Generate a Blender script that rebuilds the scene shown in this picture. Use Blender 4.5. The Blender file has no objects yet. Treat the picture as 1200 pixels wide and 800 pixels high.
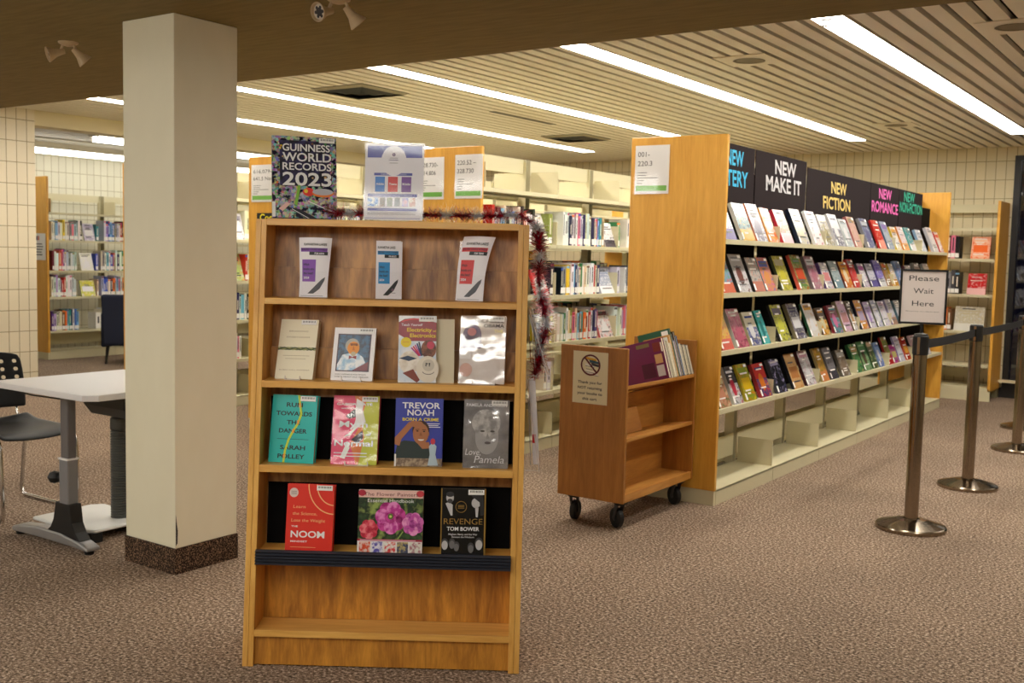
import bpy, math, random
from mathutils import Matrix, Vector, Euler
random.seed(7)
R = math.radians
SC = bpy.context.scene
COL = SC.collection

# ------------------------------------------------------------------ camera, world, exposure
F_PX, YAW, PITCH, ROLL, CAM_H = 1235.311, 0.6076032, -0.08258503, 0.0230052, 1.40
FW = Vector((-math.sin(YAW) * math.cos(PITCH), math.cos(YAW) * math.cos(PITCH), math.sin(PITCH)))
_r0 = Vector((math.cos(YAW), math.sin(YAW), 0)); _u0 = _r0.cross(FW)
RT = _r0 * math.cos(ROLL) + _u0 * math.sin(ROLL)
UP = -_r0 * math.sin(ROLL) + _u0 * math.cos(ROLL)
CAMP = Vector((0, 0, CAM_H))
cam_data = bpy.data.cameras.new('camera')
cam = bpy.data.objects.new('camera', cam_data); COL.objects.link(cam)
cam_data.sensor_width = 36; cam_data.lens = F_PX / 1200 * 36
cam_data.clip_start = 0.05; cam_data.clip_end = 100
cam_data.dof.use_dof = True; cam_data.dof.focus_distance = 3.6; cam_data.dof.aperture_fstop = 6.3
cam.matrix_world = Matrix((( RT.x, UP.x, -FW.x, 0), (RT.y, UP.y, -FW.y, 0), (RT.z, UP.z, -FW.z, CAM_H), (0, 0, 0, 1)))
SC.camera = cam
SC.view_settings.view_transform = 'Standard'; SC.view_settings.look = 'None'
SC.view_settings.gamma = 1; SC.view_settings.use_curve_mapping = False
SC.view_settings.exposure = 1.2
SC.cycles.use_denoising = True
SC.cycles.max_bounces = 8; SC.cycles.diffuse_bounces = 5; SC.cycles.glossy_bounces = 4
SC.cycles.transmission_bounces = 6; SC.cycles.transparent_max_bounces = 12
SC.cycles.sample_clamp_indirect = 6
w = bpy.data.worlds.new('world'); SC.world = w; w.use_nodes = True
w.node_tree.nodes['Background'].inputs[0].default_value = (0.02, 0.025, 0.04, 1)
w.node_tree.nodes['Background'].inputs[1].default_value = 0.3
LAMP_MAIN = 11.0      # strip lights of the slatted ceiling
LAMP_LOW = 6.4       # unseen strip lights of the low ceiling, shaped to light front faces
LAMP_BACK = 3.6      # hanging strips of the back room
LAMP_COL = (1.0, 0.945, 0.84)
LAMP_COL2 = (1.0, 0.985, 0.93)

def at(x, y, axis, val):
    "photo pixel -> point on the plane axis = val"
    d = FW + RT * ((x - 600) / F_PX) - UP * ((y - 400) / F_PX)
    i = 'XYZ'.index(axis); t = (val - CAMP[i]) / d[i]
    return CAMP + d * t

# ------------------------------------------------------------------ materials
def lin(c):
    return tuple(((v / 255) / 12.92 if v / 255 <= 0.04045 else ((v / 255 + 0.055) / 1.055) ** 2.4) for v in c) + (1,)
MATS = {}
def _new(name):
    m = bpy.data.materials.new(name); m.use_nodes = True
    return m, m.node_tree.nodes, m.node_tree.links, m.node_tree.nodes['Principled BSDF']
def flat(rgb, rough=0.5, metal=0.0, coat=0.0, spec=0.5):
    k = ('flat', tuple(rgb), rough, metal, coat, spec)
    if k in MATS: return MATS[k]
    m, n, l, b = _new('plain'); b.inputs['Base Color'].default_value = lin(rgb)
    b.inputs['Roughness'].default_value = rough; b.inputs['Metallic'].default_value = metal
    b.inputs['Coat Weight'].default_value = coat; b.inputs['Coat Roughness'].default_value = 0.12
    b.inputs['Specular IOR Level'].default_value = spec
    MATS[k] = m; return m
def emis(rgb, strength):
    m, n, l, b = _new('lamp'); b.inputs['Base Color'].default_value = (0.8, 0.8, 0.8, 1)
    b.inputs['Emission Color'].default_value = tuple(rgb) + (1,); b.inputs['Emission Strength'].default_value = strength
    return m
def ramp(n, stops, interp='LINEAR'):
    r = n.new('ShaderNodeValToRGB'); r.color_ramp.interpolation = interp
    e = r.color_ramp.elements
    while len(e) < len(stops): e.new(0.5)
    for i, (p, c) in enumerate(stops):
        e[i].position = p; e[i].color = lin(c) if len(c) == 3 else c
    return r
def oak(light, dark, axis='Z', rings=False, rough=0.38, key=None):
    k = ('oak', light, dark, axis, rings, rough)
    if k in MATS: return MATS[k]
    m, n, l, b = _new('oak_veneer')
    tc = n.new('ShaderNodeTexCoord'); mp = n.new('ShaderNodeMapping')
    sc = {'X': (0.9, 9, 9), 'Y': (9, 0.9, 9), 'Z': (9, 9, 0.9)}[axis]
    mp.inputs['Scale'].default_value = sc
    l.new(tc.outputs['Object'], mp.inputs['Vector'])
    nz = n.new('ShaderNodeTexNoise'); nz.inputs['Scale'].default_value = 2.2; nz.inputs['Detail'].default_value = 8
    nz.inputs['Roughness'].default_value = 0.65; nz.inputs['Distortion'].default_value = 0.6
    l.new(mp.outputs[0], nz.inputs['Vector'])
    fine = n.new('ShaderNodeTexNoise'); fine.inputs['Scale'].default_value = 14; fine.inputs['Detail'].default_value = 4
    l.new(mp.outputs[0], fine.inputs['Vector'])
    mid = tuple((a * 0.6 + c * 0.4) for a, c in zip(light, dark))
    r = ramp(n, [(0.28, dark), (0.5, mid), (0.68, light)])
    src = nz.outputs['Fac']
    if rings:      # cathedral figure: contour lines of a slow, upright noise field
        mp2 = n.new('ShaderNodeMapping'); mp2.inputs['Scale'].default_value = (3.4, 3.4, 1.25); mp2.inputs['Location'].default_value = (0.35, 0, 0.2)
        l.new(tc.outputs['Object'], mp2.inputs['Vector'])
        n2 = n.new('ShaderNodeTexNoise'); n2.inputs['Scale'].default_value = 1.0; n2.inputs['Detail'].default_value = 1.6; n2.inputs['Roughness'].default_value = 0.4
        l.new(mp2.outputs[0], n2.inputs['Vector'])
        mu = n.new('ShaderNodeMath'); mu.operation = 'MULTIPLY'; mu.inputs[1].default_value = 95.0; l.new(n2.outputs['Fac'], mu.inputs[0])
        sn = n.new('ShaderNodeMath'); sn.operation = 'SINE'; l.new(mu.outputs[0], sn.inputs[0])
        mx = n.new('ShaderNodeMath'); mx.operation = 'MULTIPLY_ADD'; mx.inputs[1].default_value = 0.085
        l.new(sn.outputs[0], mx.inputs[0]); l.new(nz.outputs['Fac'], mx.inputs[2]); src = mx.outputs[0]
    ad = n.new('ShaderNodeMath'); ad.operation = 'MULTIPLY_ADD'; ad.inputs[1].default_value = 0.28; 
    s2 = n.new('ShaderNodeMath'); s2.operation = 'SUBTRACT'; s2.inputs[1].default_value = 0.5
    l.new(fine.outputs['Fac'], s2.inputs[0]); l.new(s2.outputs[0], ad.inputs[0]); l.new(src, ad.inputs[2])
    l.new(ad.outputs[0], r.inputs[0]); l.new(r.outputs[0], b.inputs['Base Color'])
    b.inputs['Roughness'].default_value = rough
    MATS[k] = m; return m
def blotch(c1, c2, scale=14.0, rough=0.28, c3=None, lo=0.42, hi=0.58):
    k = ('blotch', tuple(c1), tuple(c2), scale, rough, c3, lo, hi)
    if k in MATS: return MATS[k]
    m, n, l, b = _new('printed_cover')
    tc = n.new('ShaderNodeTexCoord'); nz = n.new('ShaderNodeTexNoise'); nz.inputs['Scale'].default_value = scale; nz.inputs['Detail'].default_value = 4
    l.new(tc.outputs['Object'], nz.inputs['Vector'])
    st = [(lo, c1), (hi, c2)] if c3 is None else [(lo, c1), ((lo + hi) / 2, c3), (hi, c2)]
    r = ramp(n, st); l.new(nz.outputs['Fac'], r.inputs[0]); l.new(r.outputs[0], b.inputs['Base Color'])
    b.inputs['Roughness'].default_value = rough
    MATS[k] = m; return m
def busy(name='busy', scale=85.0, darkbias=0.5):
    k = ('busy', scale, darkbias)
    if k in MATS: return MATS[k]
    m, n, l, b = _new('crowded_print')
    tc = n.new('ShaderNodeTexCoord'); v = n.new('ShaderNodeTexVoronoi'); v.inputs['Scale'].default_value = scale
    nz = n.new('ShaderNodeTexNoise'); nz.inputs['Scale'].default_value = scale * 0.35; nz.inputs['Detail'].default_value = 3
    l.new(tc.outputs['Object'], v.inputs['Vector']); l.new(tc.outputs['Object'], nz.inputs['Vector'])
    hs = n.new('ShaderNodeHueSaturation'); hs.inputs['Saturation'].default_value = 0.72; hs.inputs['Value'].default_value = 0.68
    l.new(v.outputs['Color'], hs.inputs['Color'])
    r = ramp(n, [(darkbias - 0.04, (0, 0, 0, 1)), (darkbias + 0.04, (1, 1, 1, 1))]); l.new(nz.outputs['Fac'], r.inputs[0])
    mx = n.new('ShaderNodeMix'); mx.data_type = 'RGBA'; l.new(r.outputs[0], mx.inputs['Factor'])
    mx.inputs['A'].default_value = lin((24, 24, 48)); l.new(hs.outputs[0], mx.inputs['B'])
    l.new(mx.outputs['Result'], b.inputs['Base Color']); b.inputs['Roughness'].default_value = 0.25
    MATS[k] = m; return m
def tile_wall(c1, grout, axes, phase, rough=0.42):
    m, n, l, b = _new('stack_bond_tile')
    tc = n.new('ShaderNodeTexCoord'); sp = n.new('ShaderNodeSeparateXYZ'); cb = n.new('ShaderNodeCombineXYZ')
    l.new(tc.outputs['Object'], sp.inputs[0])
    for i, a in enumerate(axes):
        ad = n.new('ShaderNodeMath'); ad.operation = 'ADD'; ad.inputs[1].default_value = phase[i]
        l.new(sp.outputs[a], ad.inputs[0]); l.new(ad.outputs[0], cb.inputs[i])
    br = n.new('ShaderNodeTexBrick'); br.offset = 0; br.squash = 1
    br.inputs['Scale'].default_value = 1; br.inputs['Brick Width'].default_value = 0.1; br.inputs['Row Height'].default_value = 0.196
    br.inputs['Mortar Size'].default_value = 0.0035; br.inputs['Mortar Smooth'].default_value = 0.2
    br.inputs['Color1'].default_value = lin(c1); br.inputs['Color2'].default_value = lin(tuple(v * 0.97 for v in c1)); br.inputs['Mortar'].default_value = lin(grout)
    l.new(cb.outputs[0], br.inputs['Vector']); l.new(br.outputs['Color'], b.inputs['Base Color'])
    bp = n.new('ShaderNodeBump'); bp.inputs['Strength'].default_value = 0.5; bp.inputs['Distance'].default_value = 0.003; bp.invert = True
    l.new(br.outputs['Fac'], bp.inputs['Height']); l.new(bp.outputs[0], b.inputs['Normal'])
    b.inputs['Roughness'].default_value = rough
    return m
def speckle(cols, scale, rough, bump=0.0, detail=2.0):
    m, n, l, b = _new('speckled')
    tc = n.new('ShaderNodeTexCoord'); nz = n.new('ShaderNodeTexNoise'); nz.inputs['Scale'].default_value = scale; nz.inputs['Detail'].default_value = detail
    nz.inputs['Roughness'].default_value = 0.7
    l.new(tc.outputs['Object'], nz.inputs['Vector'])
    big = n.new('ShaderNodeTexNoise'); big.inputs['Scale'].default_value = 1.3; big.inputs['Detail'].default_value = 3
    l.new(tc.outputs['Object'], big.inputs['Vector'])
    r = ramp(n, cols); l.new(nz.outputs['Fac'], r.inputs[0])
    hs = n.new('ShaderNodeHueSaturation'); mr = n.new('ShaderNodeMapRange'); mr.inputs['To Min'].default_value = 0.86; mr.inputs['To Max'].default_value = 1.14
    mr.inputs['From Min'].default_value = 0.3; mr.inputs['From Max'].default_value = 0.7
    l.new(big.outputs['Fac'], mr.inputs['Value']); l.new(mr.outputs[0], hs.inputs['Value']); l.new(r.outputs[0], hs.inputs['Color'])
    l.new(hs.outputs[0], b.inputs['Base Color']); b.inputs['Roughness'].default_value = rough
    b.inputs['Specular IOR Level'].default_value = 0.15
    if bump:
        bp = n.new('ShaderNodeBump'); bp.inputs['Strength'].default_value = bump; bp.inputs['Distance'].default_value = 0.006
        l.new(nz.outputs['Fac'], bp.inputs['Height']); l.new(bp.outputs[0], b.inputs['Normal'])
    return m
def brushed(c1, c2, rough, scale):
    m, n, l, b = _new('brush_textured_paint')
    tc = n.new('ShaderNodeTexCoord'); mp = n.new('ShaderNodeMapping'); mp.inputs['Scale'].default_value = scale
    nz = n.new('ShaderNodeTexNoise'); nz.inputs['Scale'].default_value = 6; nz.inputs['Detail'].default_value = 5
    l.new(tc.outputs['Object'], mp.inputs[0]); l.new(mp.outputs[0], nz.inputs['Vector'])
    r = ramp(n, [(0.3, c1), (0.7, c2)]); l.new(nz.outputs['Fac'], r.inputs[0]); l.new(r.outputs[0], b.inputs['Base Color'])
    b.inputs['Roughness'].default_value = rough
    return m
def clear(tint=(255, 255, 255), rough=0.06, mixf=0.018, wav=0.05, ws=4.0):
    k = ('clear', tint, rough, mixf, wav, ws)
    if k in MATS: return MATS[k]
    m, n, l, b = _new('clear_plastic'); n.remove(b)
    out = n['Material Output']; tr = n.new('ShaderNodeBsdfTransparent'); tr.inputs[0].default_value = lin(tint)
    gl = n.new('ShaderNodeBsdfGlossy'); gl.inputs['Roughness'].default_value = rough
    tc = n.new('ShaderNodeTexCoord'); nz = n.new('ShaderNodeTexNoise'); nz.inputs['Scale'].default_value = ws
    l.new(tc.outputs['Object'], nz.inputs['Vector'])
    bp = n.new('ShaderNodeBump'); bp.inputs['Strength'].default_value = wav; bp.inputs['Distance'].default_value = 0.02
    l.new(nz.outputs['Fac'], bp.inputs['Height']); l.new(bp.outputs[0], gl.inputs['Normal'])
    fr = n.new('ShaderNodeLayerWeight'); fr.inputs['Blend'].default_value = 0.5
    pw = n.new('ShaderNodeMath'); pw.operation = 'POWER'; pw.inputs[1].default_value = 4; l.new(fr.outputs['Facing'], pw.inputs[0])
    ad = n.new('ShaderNodeMath'); ad.operation = 'MULTIPLY_ADD'; ad.use_clamp = True; ad.inputs[1].default_value = 0.7; ad.inputs[2].default_value = mixf
    l.new(pw.outputs[0], ad.inputs[0])
    mx = n.new('ShaderNodeMixShader'); l.new(ad.outputs[0], mx.inputs[0]); l.new(tr.outputs[0], mx.inputs[1]); l.new(gl.outputs[0], mx.inputs[2])
    l.new(mx.outputs[0], out.inputs['Surface'])
    MATS[k] = m; return m

OAK = oak((236, 184, 98), (204, 144, 62), 'Z')
OAK_X = oak((236, 184, 98), (204, 144, 62), 'X')
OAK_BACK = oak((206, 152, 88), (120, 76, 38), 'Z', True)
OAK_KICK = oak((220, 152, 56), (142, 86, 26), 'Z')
OAK_PANEL = oak((232, 176, 76), (208, 148, 54), 'Z', False, 0.32)
OAK_CART = oak((184, 124, 52), (146, 92, 34), 'Z', False, 0.4)
OAK_CART_X = oak((206, 148, 72), (168, 108, 44), 'Y', False, 0.4)
STEEL = flat((212, 204, 170), 0.45)
STEEL_SHADED = flat((140, 132, 100), 0.5)  # same steel with shade put into the colour, for uprights and shelf backs
WHITE = flat((240, 238, 236), 0.45)
PAPER = flat((236, 228, 208), 0.8)
LABEL = flat((244, 242, 240), 0.5)
BLACK = flat((18, 18, 19), 0.55)
BLACKCLOTH = flat((14, 13, 13), 0.9, spec=0.1)
BOARD = flat((44, 36, 38), 0.85, spec=0.1)
RUBBER = flat((56, 58, 68), 0.4)
CHROME = flat((215, 215, 215), 0.12, 1.0)
STAINLESS = flat((150, 136, 118), 0.17, 1.0)
GREY = flat((128, 126, 128), 0.42, 0.4)
SILVER = flat((168, 168, 170), 0.35, 0.6)
ACRYL = clear()
INK = flat((60, 58, 60), 0.7)

# ------------------------------------------------------------------ mesh builder
TEXTS = {}
def text_geo(s, bold):
    k = (s, bold)
    if k not in TEXTS:
        cu = bpy.data.curves.new('t', 'FONT'); cu.body = s; cu.size = 1; cu.resolution_u = 3; cu.offset = 0.022 if bold else 0.0
        o = bpy.data.objects.new('t', cu); me = bpy.data.meshes.new_from_object(o)
        vs = [tuple(v.co) for v in me.vertices]; fs = [tuple(p.vertices) for p in me.polygons]
        bpy.data.objects.remove(o); bpy.data.curves.remove(cu); bpy.data.meshes.remove(me)
        TEXTS[k] = (vs, fs)
    return TEXTS[k]
class MB:
    def __init__(s, mat=None):
        s.v = []; s.f = []; s.mi = []; s.sm = []; s.mats = []; s.cur = 0; s.xf = None
        if mat: s.m(mat)
    def m(s, mat):
        if mat not in s.mats: s.mats.append(mat)
        s.cur = s.mats.index(mat); return s
    def face(s, pts, smooth=False):
        b = len(s.v)
        s.v += [tuple(s.xf @ Vector(p)) if s.xf else tuple(p) for p in pts]
        s.f.append(tuple(range(b, b + len(pts)))); s.mi.append(s.cur); s.sm.append(smooth); return s
    def mesh(s, pts, faces, smooth=False):
        b = len(s.v)
        s.v += [tuple(s.xf @ Vector(p)) if s.xf else tuple(p) for p in pts]
        for f in faces: s.f.append(tuple(b + i for i in f)); s.mi.append(s.cur); s.sm.append(smooth)
        return s
    def box(s, x0, x1, y0, y1, z0, z1):
        p = [(x0, y0, z0), (x1, y0, z0), (x1, y1, z0), (x0, y1, z0), (x0, y0, z1), (x1, y0, z1), (x1, y1, z1), (x0, y1, z1)]
        return s.mesh(p, [(0, 3, 2, 1), (4, 5, 6, 7), (0, 1, 5, 4), (1, 2, 6, 5), (2, 3, 7, 6), (3, 0, 4, 7)])
    def prism(s, pts, axis, a, b):
        mk = {'X': lambda p, t: (t, p[0], p[1]), 'Y': lambda p, t: (p[0], t, p[1]), 'Z': lambda p, t: (p[0], p[1], t)}[axis]
        n = len(pts); P = [mk(p, a) for p in pts] + [mk(p, b) for p in pts]
        fs = [tuple(range(n))[::-1], tuple(range(n, 2 * n))] + [(i, (i + 1) % n, n + (i + 1) % n, n + i) for i in range(n)]
        return s.mesh(P, fs)
    def ring_tube(s, rings, smooth=True, caps=True):
        n = len(rings[0]); P = [q for r in rings for q in r]; fs = []
        for k in range(len(rings) - 1):
            for i in range(n):
                j = (i + 1) % n; fs.append((k * n + i, k * n + j, (k + 1) * n + j, (k + 1) * n + i))
        s.mesh(P, fs, smooth)
        if caps: s.face(rings[0][::-1]); s.face(rings[-1])
        return s
    def tube(s, path, r, n=10, caps=True):
        path = [Vector(p) for p in path]; rr = r if isinstance(r, (list, tuple)) else [r] * len(path); rings = []
        up = Vector((0.13, 0.31, 0.94))
        for i, p in enumerate(path):
            d = (path[min(i + 1, len(path) - 1)] - path[max(i - 1, 0)]).normalized()
            a = d.cross(up)
            if a.length < 0.05: a = d.cross(Vector((1, 0, 0)))
            a.normalize(); b = d.cross(a)
            rings.append([p + (a * math.cos(t) + b * math.sin(t)) * rr[i] for t in [2 * math.pi * j / n for j in range(n)]])
        return s.ring_tube(rings, True, caps)
    def lathe(s, prof, n=24, c=(0, 0, 0), smooth=True):
        for k in range(len(prof) - 1):
            (r0, z0), (r1, z1) = prof[k], prof[k + 1]; rings = []
            for (r, z) in ((r0, z0), (r1, z1)):
                rings.append([(c[0] + r * math.cos(2 * math.pi * j / n), c[1] + r * math.sin(2 * math.pi * j / n), c[2] + z) for j in range(n)])
            s.ring_tube(rings, smooth, False)
        return s
    def disc(s, c, r, n=20, z=None):
        return s.face([(c[0] + r * math.cos(2 * math.pi * j / n), c[1] + r * math.sin(2 * math.pi * j / n), c[2]) for j in range(n)])
    def build(s, name, parent=None, bevel=0.0, solid=0.0, sub=0):
        me = bpy.data.meshes.new(name); me.from_pydata(s.v, [], s.f)
        for m in s.mats: me.materials.append(m)
        me.polygons.foreach_set('material_index', s.mi); me.polygons.foreach_set('use_smooth', s.sm); me.update()
        o = bpy.data.objects.new(name, me); COL.objects.link(o)
        if parent is not None: o.parent = parent
        if solid:
            md = o.modifiers.new('solid', 'SOLIDIFY'); md.thickness = solid; md.offset = 0
        if bevel:
            wd = o.modifiers.new('weld', 'WELD'); wd.merge_threshold = 0.00005
            md = o.modifiers.new('bevel', 'BEVEL'); md.width = bevel; md.segments = 2; md.limit_method = 'ANGLE'
        if sub:
            md = o.modifiers.new('sub', 'SUBSURF'); md.levels = sub; md.render_levels = sub
        return o
def thing(name, label, cat, loc=(0, 0, 0), rot=None, group=None):
    o = bpy.data.objects.new(name, None); COL.objects.link(o); o.empty_display_size = 0.1
    o.location = loc
    if rot is not None: o.rotation_euler = rot if not isinstance(rot, (int, float)) else (0, 0, rot)
    return tag(o, label, cat, group)
def tag(o, label, cat, group=None, kind=None):
    if label: o['label'] = label
    if cat: o['category'] = cat
    if group: o['group'] = group
    if kind: o['kind'] = kind
    return o
def struct(o): o['kind'] = 'structure'; return o

class Art:
    "paints flat print on a face: local x right, z up, facing -y; fractions of W x H"
    def __init__(s, mb, W, H, y=0.0): s.mb, s.W, s.H, s.y = mb, W, H, y
    def P(s, fx, fz, L): return ((fx - 0.5) * s.W, s.y - 0.00035 * L, fz * s.H)
    def poly(s, pts, mat, L=1): s.mb.m(mat).face([s.P(a, b, L) for a, b in pts]); return s
    def rect(s, x0, z0, x1, z1, mat, L=1): return s.poly([(x0, z0), (x1, z0), (x1, z1), (x0, z1)], mat, L)
    def ell(s, cx, cz, rx, rz, mat, L=1, n=20, a0=0, a1=360):
        pts = [(cx + rx * math.cos(R(a0 + (a1 - a0) * i / n)), cz + rz * math.sin(R(a0 + (a1 - a0) * i / n))) for i in range(n + (a1 - a0 < 360))]
        return s.poly(pts, mat, L)
    def ring(s, cx, cz, rx, rz, wd, mat, L=1, a0=0, a1=360, n=24):
        wx, wz = wd / s.W, wd / s.H
        for i in range(n):
            t0, t1 = R(a0 + (a1 - a0) * i / n), R(a0 + (a1 - a0) * (i + 1) / n)
            s.poly([(cx + rx * math.cos(t0), cz + rz * math.sin(t0)), (cx + rx * math.cos(t1), cz + rz * math.sin(t1)),
                    (cx + (rx - wx) * math.cos(t1), cz + (rz - wz) * math.sin(t1)), (cx + (rx - wx) * math.cos(t0), cz + (rz - wz) * math.sin(t0))], mat, L)
        return s
    def line(s, pts, wd, mat, L=1):
        for (a, b), (c, d) in zip(pts[:-1], pts[1:]):
            v = Vector(((c - a) * s.W, (d - b) * s.H)); 
            if v.length == 0: continue
            nx, nz = -v.y / v.length * wd / 2 / s.W, v.x / v.length * wd / 2 / s.H
            s.poly([(a + nx, b + nz), (a - nx, b - nz), (c - nx, d - nz), (c + nx, d + nz)], mat, L)
        return s
    def text(s, t, cx, cz, h, mat, L=2, wfit=None, bold=False, align='C', skew=0.0):
        "cap height h and width wfit are fractions of H and W; cz is the middle of the capitals"
        vs, fs = text_geo(t, bold)
        if not fs: return s
        xs = [v[0] for v in vs]; x0, x1 = min(xs), max(xs); cap = 0.70
        kz = h / cap
        kx = wfit / (x1 - x0) if wfit else kz * s.H / s.W
        wd = (x1 - x0) * kx
        ox = cx - wd / 2 if align == 'C' else (cx if align == 'L' else cx - wd)
        P = [s.P(ox + (v[0] - x0) * kx + skew * v[1] * kz, cz - h / 2 + v[1] * kz, L) for v in vs]
        s.mb.m(mat).mesh(P, fs); return s
    def lines(s, x0, x1, zs, mat, h=0.01, L=1, ragged=0.0):
        for z in zs: s.rect(x0, z - h / 2, x1 - random.random() * ragged, z + h / 2, mat, L)
        return s

# ------------------------------------------------------------------ the setting
CEIL, LOW = 2.64, 2.354
WX, WB, FARX = -9.40, 12.15, -12.50      # left wall plane, back wall plane, far wall of the back room
XR, YB = 3.2, -3.5                        # right wall, wall behind the camera
CARPET = speckle([(0.32, (42, 34, 26)), (0.44, (112, 94, 76)), (0.54, (152, 129, 111)), (0.66, (216, 196, 174))], 85, 0.95, 0.4, 3)
b = MB(CARPET); b.box(FARX - .2, XR + .2, YB - .2, WB + .2, -0.08, 0); struct(b.build('floor'))
TW = (222, 210, 174)
b = MB(tile_wall(TW, (150, 134, 92), ('X', 'Z'), (50.067, 9.658))); b.box(FARX - .2, -2.08, WB, WB + .2, 0.0, CEIL + .1)
b.box(1.9, XR + .2, WB, WB + .2, 0, CEIL + .1); b.box(-2.08, 1.9, WB, WB + .2, 2.545, CEIL + .1); b.box(-2.08, 1.9, WB, WB + .2, 0, 0.105)
struct(b.build('wall_back'))
b = MB(tile_wall((224, 212, 186), (140, 122, 84), ('Y', 'Z'), (50.06, 9.813)))
b.box(WX - .22, WX, YB, 5.62, 0, CEIL); struct(b.build('wall_left'))
b = MB(flat((216, 203, 166), 0.6)); b.box(WX - .22, WX, 5.62, WB, 2.50, CEIL); struct(b.build('trim_1'))
b = MB(tile_wall((230, 226, 204), (170, 160, 124), ('Y', 'Z'), (50.01, 9.65))); b.box(FARX - .2, FARX, 3, WB, 0, 2.9); struct(b.build('wall_far'))
b = MB(flat((200, 190, 160), 0.8)); b.box(XR, XR + .2, YB, WB, 0, CEIL + .1); struct(b.build('wall_right'))
b = MB(flat((200, 190, 160), 0.8)); b.box(WX - .2, XR + .2, YB - .2, YB, 0, CEIL + .1); b.box(FARX, WX - .2, 2.9, 3.0, 0, 2.9); struct(b.build('wall_behind'))
b = MB(brushed((120, 104, 58), (136, 118, 70), 0.8, (1, 6, 6))); b.box(WX, XR, YB, 4.16, LOW, CEIL + .05); struct(b.build('ceiling_low'))
# slatted ceiling
LIGHT_X = [-8.15, -6.57, -4.92, -3.37, -1.85, -0.25]  # the last strip is out of view, added for its light
SLAT = flat((234, 226, 208), 0.42); 
b = MB(SLAT); PITCH_S = 0.1178
nsl = int((XR - WX) / PITCH_S)
for i in range(nsl + 1):
    xa, xb = WX + i * PITCH_S, WX + i * PITCH_S + 0.083
    seg = [(xa, xb)]
    for lx in LIGHT_X:
        a0, a1 = lx - 0.088, lx + 0.088; ns = []
        for (p, q) in seg:
            if q <= a0 or p >= a1: ns.append((p, q))
            else:
                if p < a0 - .01: ns.append((p, a0))
                if q > a1 + .01: ns.append((a1, q))
        seg2 = ns; 
        if seg2 != seg:   # over a lamp: the slat continues beyond the lamp's end
            b.box(xa, xb, 10.99, WB, CEIL, CEIL + .012)
        seg = seg2
    for (p, q) in seg:
        y1 = WB if (p, q) == (xa, xb) else 10.99
        b.box(p, q, 4.16, y1, CEIL, CEIL + .012)
        b.box(p, p + .0015, 4.16, y1, CEIL + .012, CEIL + .03); b.box(q - .0015, q, 4.16, y1, CEIL + .012, CEIL + .03)
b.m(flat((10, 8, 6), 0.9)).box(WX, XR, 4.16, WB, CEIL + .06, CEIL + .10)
struct(b.build('ceiling'))
b = MB(flat((196, 190, 178), 0.8)); b.box(FARX, WX - .2, 3.0, WB, 2.66, 2.76); struct(b.build('ceiling_back_room'))
b = MB(flat((30, 24, 22), 0.6)); b.box(-2.11, -1.0, WB - .012, WB, 0, 0.105); b.box(-1.0, XR, WB - .012, WB, 0, .105); struct(b.build('baseboard_back'))
# dark window at the right
b = MB(flat((16, 15, 16), 0.4)); b.box(-2.08, -2.02, WB - .03, WB + .1, .105, 2.545); b.box(1.84, 1.9, WB - .03, WB + .1, .105, 2.545)
b.box(-2.02, 1.84, WB - .03, WB + .1, 2.50, 2.545); b.box(-2.02, 1.84, WB - .03, WB + .1, .105, .16); b.box(-0.1, -0.04, WB - .03, WB + .1, .16, 2.5)
win = struct(b.build('window_1'))
b = MB(flat((10, 12, 30), 0.03, 0, 0, 0.9)); b.box(-2.02, 1.84, WB + .03, WB + .045, .16, 2.5); b.build('pane', win)
b = MB(flat((222, 206, 170), .4)); b.box(-2.13, 1.95, WB - .12, WB - .03, .17, .195); b.build('sill', win)
# column
b = MB(brushed((232, 226, 200), (235, 229, 204), 0.55, (2, 2, 1))); b.box(-4.025, -3.68, 2.812, 3.145, .113, LOW); colm = struct(b.build('column', bevel=.004))
b = MB(speckle([(0.38, (26, 20, 16)), (0.52, (58, 44, 36)), (0.62, (150, 120, 96))], 160, 0.5, 0, 2)); b.box(-4.029, -3.677, 2.808, 3.149, 0, .113); b.build('plinth', colm)
b = MB(flat((56, 50, 44), .7)); b.face([(-3.6797, 2.8135, .125), (-3.6797, 2.822, .135), (-3.6797, 2.824, .19), (-3.6797, 2.819, .225), (-3.6797, 2.8135, .265)]); b.build('scuff_mark', colm)

# ------------------------------------------------------------------ lamps
def strip(name, label, x, y0, y1, z, power, wd=0.165, col=LAMP_COL, recess=True, group=None, alongx=False):
    t = thing(name, label, 'ceiling light', ((x if not alongx else (y0 + y1) / 2), ((y0 + y1) / 2 if not alongx else x), z), 0 if not alongx else R(90), group)
    L = (y1 - y0) / 2
    b = MB(emis(col, power)); b.box(-wd / 2, wd / 2, -L, L, 0.0 if recess else -.05, 0.006); b.build('diffuser', t)
    b = MB(flat((210, 202, 180), .4))
    if recess:
        b.box(-wd / 2 - .006, -wd / 2, -L - .006, L + .006, 0, .055); b.box(wd / 2, wd / 2 + .006, -L - .006, L + .006, 0, .055)
        b.box(-wd / 2, wd / 2, -L - .006, -L, 0, .055); b.box(-wd / 2, wd / 2, L, L + .006, 0, .055); b.box(-wd / 2, wd / 2, -L, L, .05, .055)
    else:
        b.box(-wd / 2, wd / 2, -L - .02, L + .02, .007, .08); b.box(-.02, .02, -L + .3, -L + .36, .08, .16); b.box(-.02, .02, L - .36, L - .3, .08, .16)
        b.m(CHROME).box(-wd / 2, wd / 2, -L - .05, -L - .0, -.005, .05)
    b.build('housing', t)
    return t
names = ['long strip light nearest the left wall beam', 'long strip light crossing just above the tall black record book', 'long strip light above the middle shelving range',
         'long strip light passing behind the top of the tall oak end panel', 'long bright strip light at the upper right of the slatted ceiling', 'added unseen strip light over the waiting line', 'strip light near the right wall']
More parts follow.
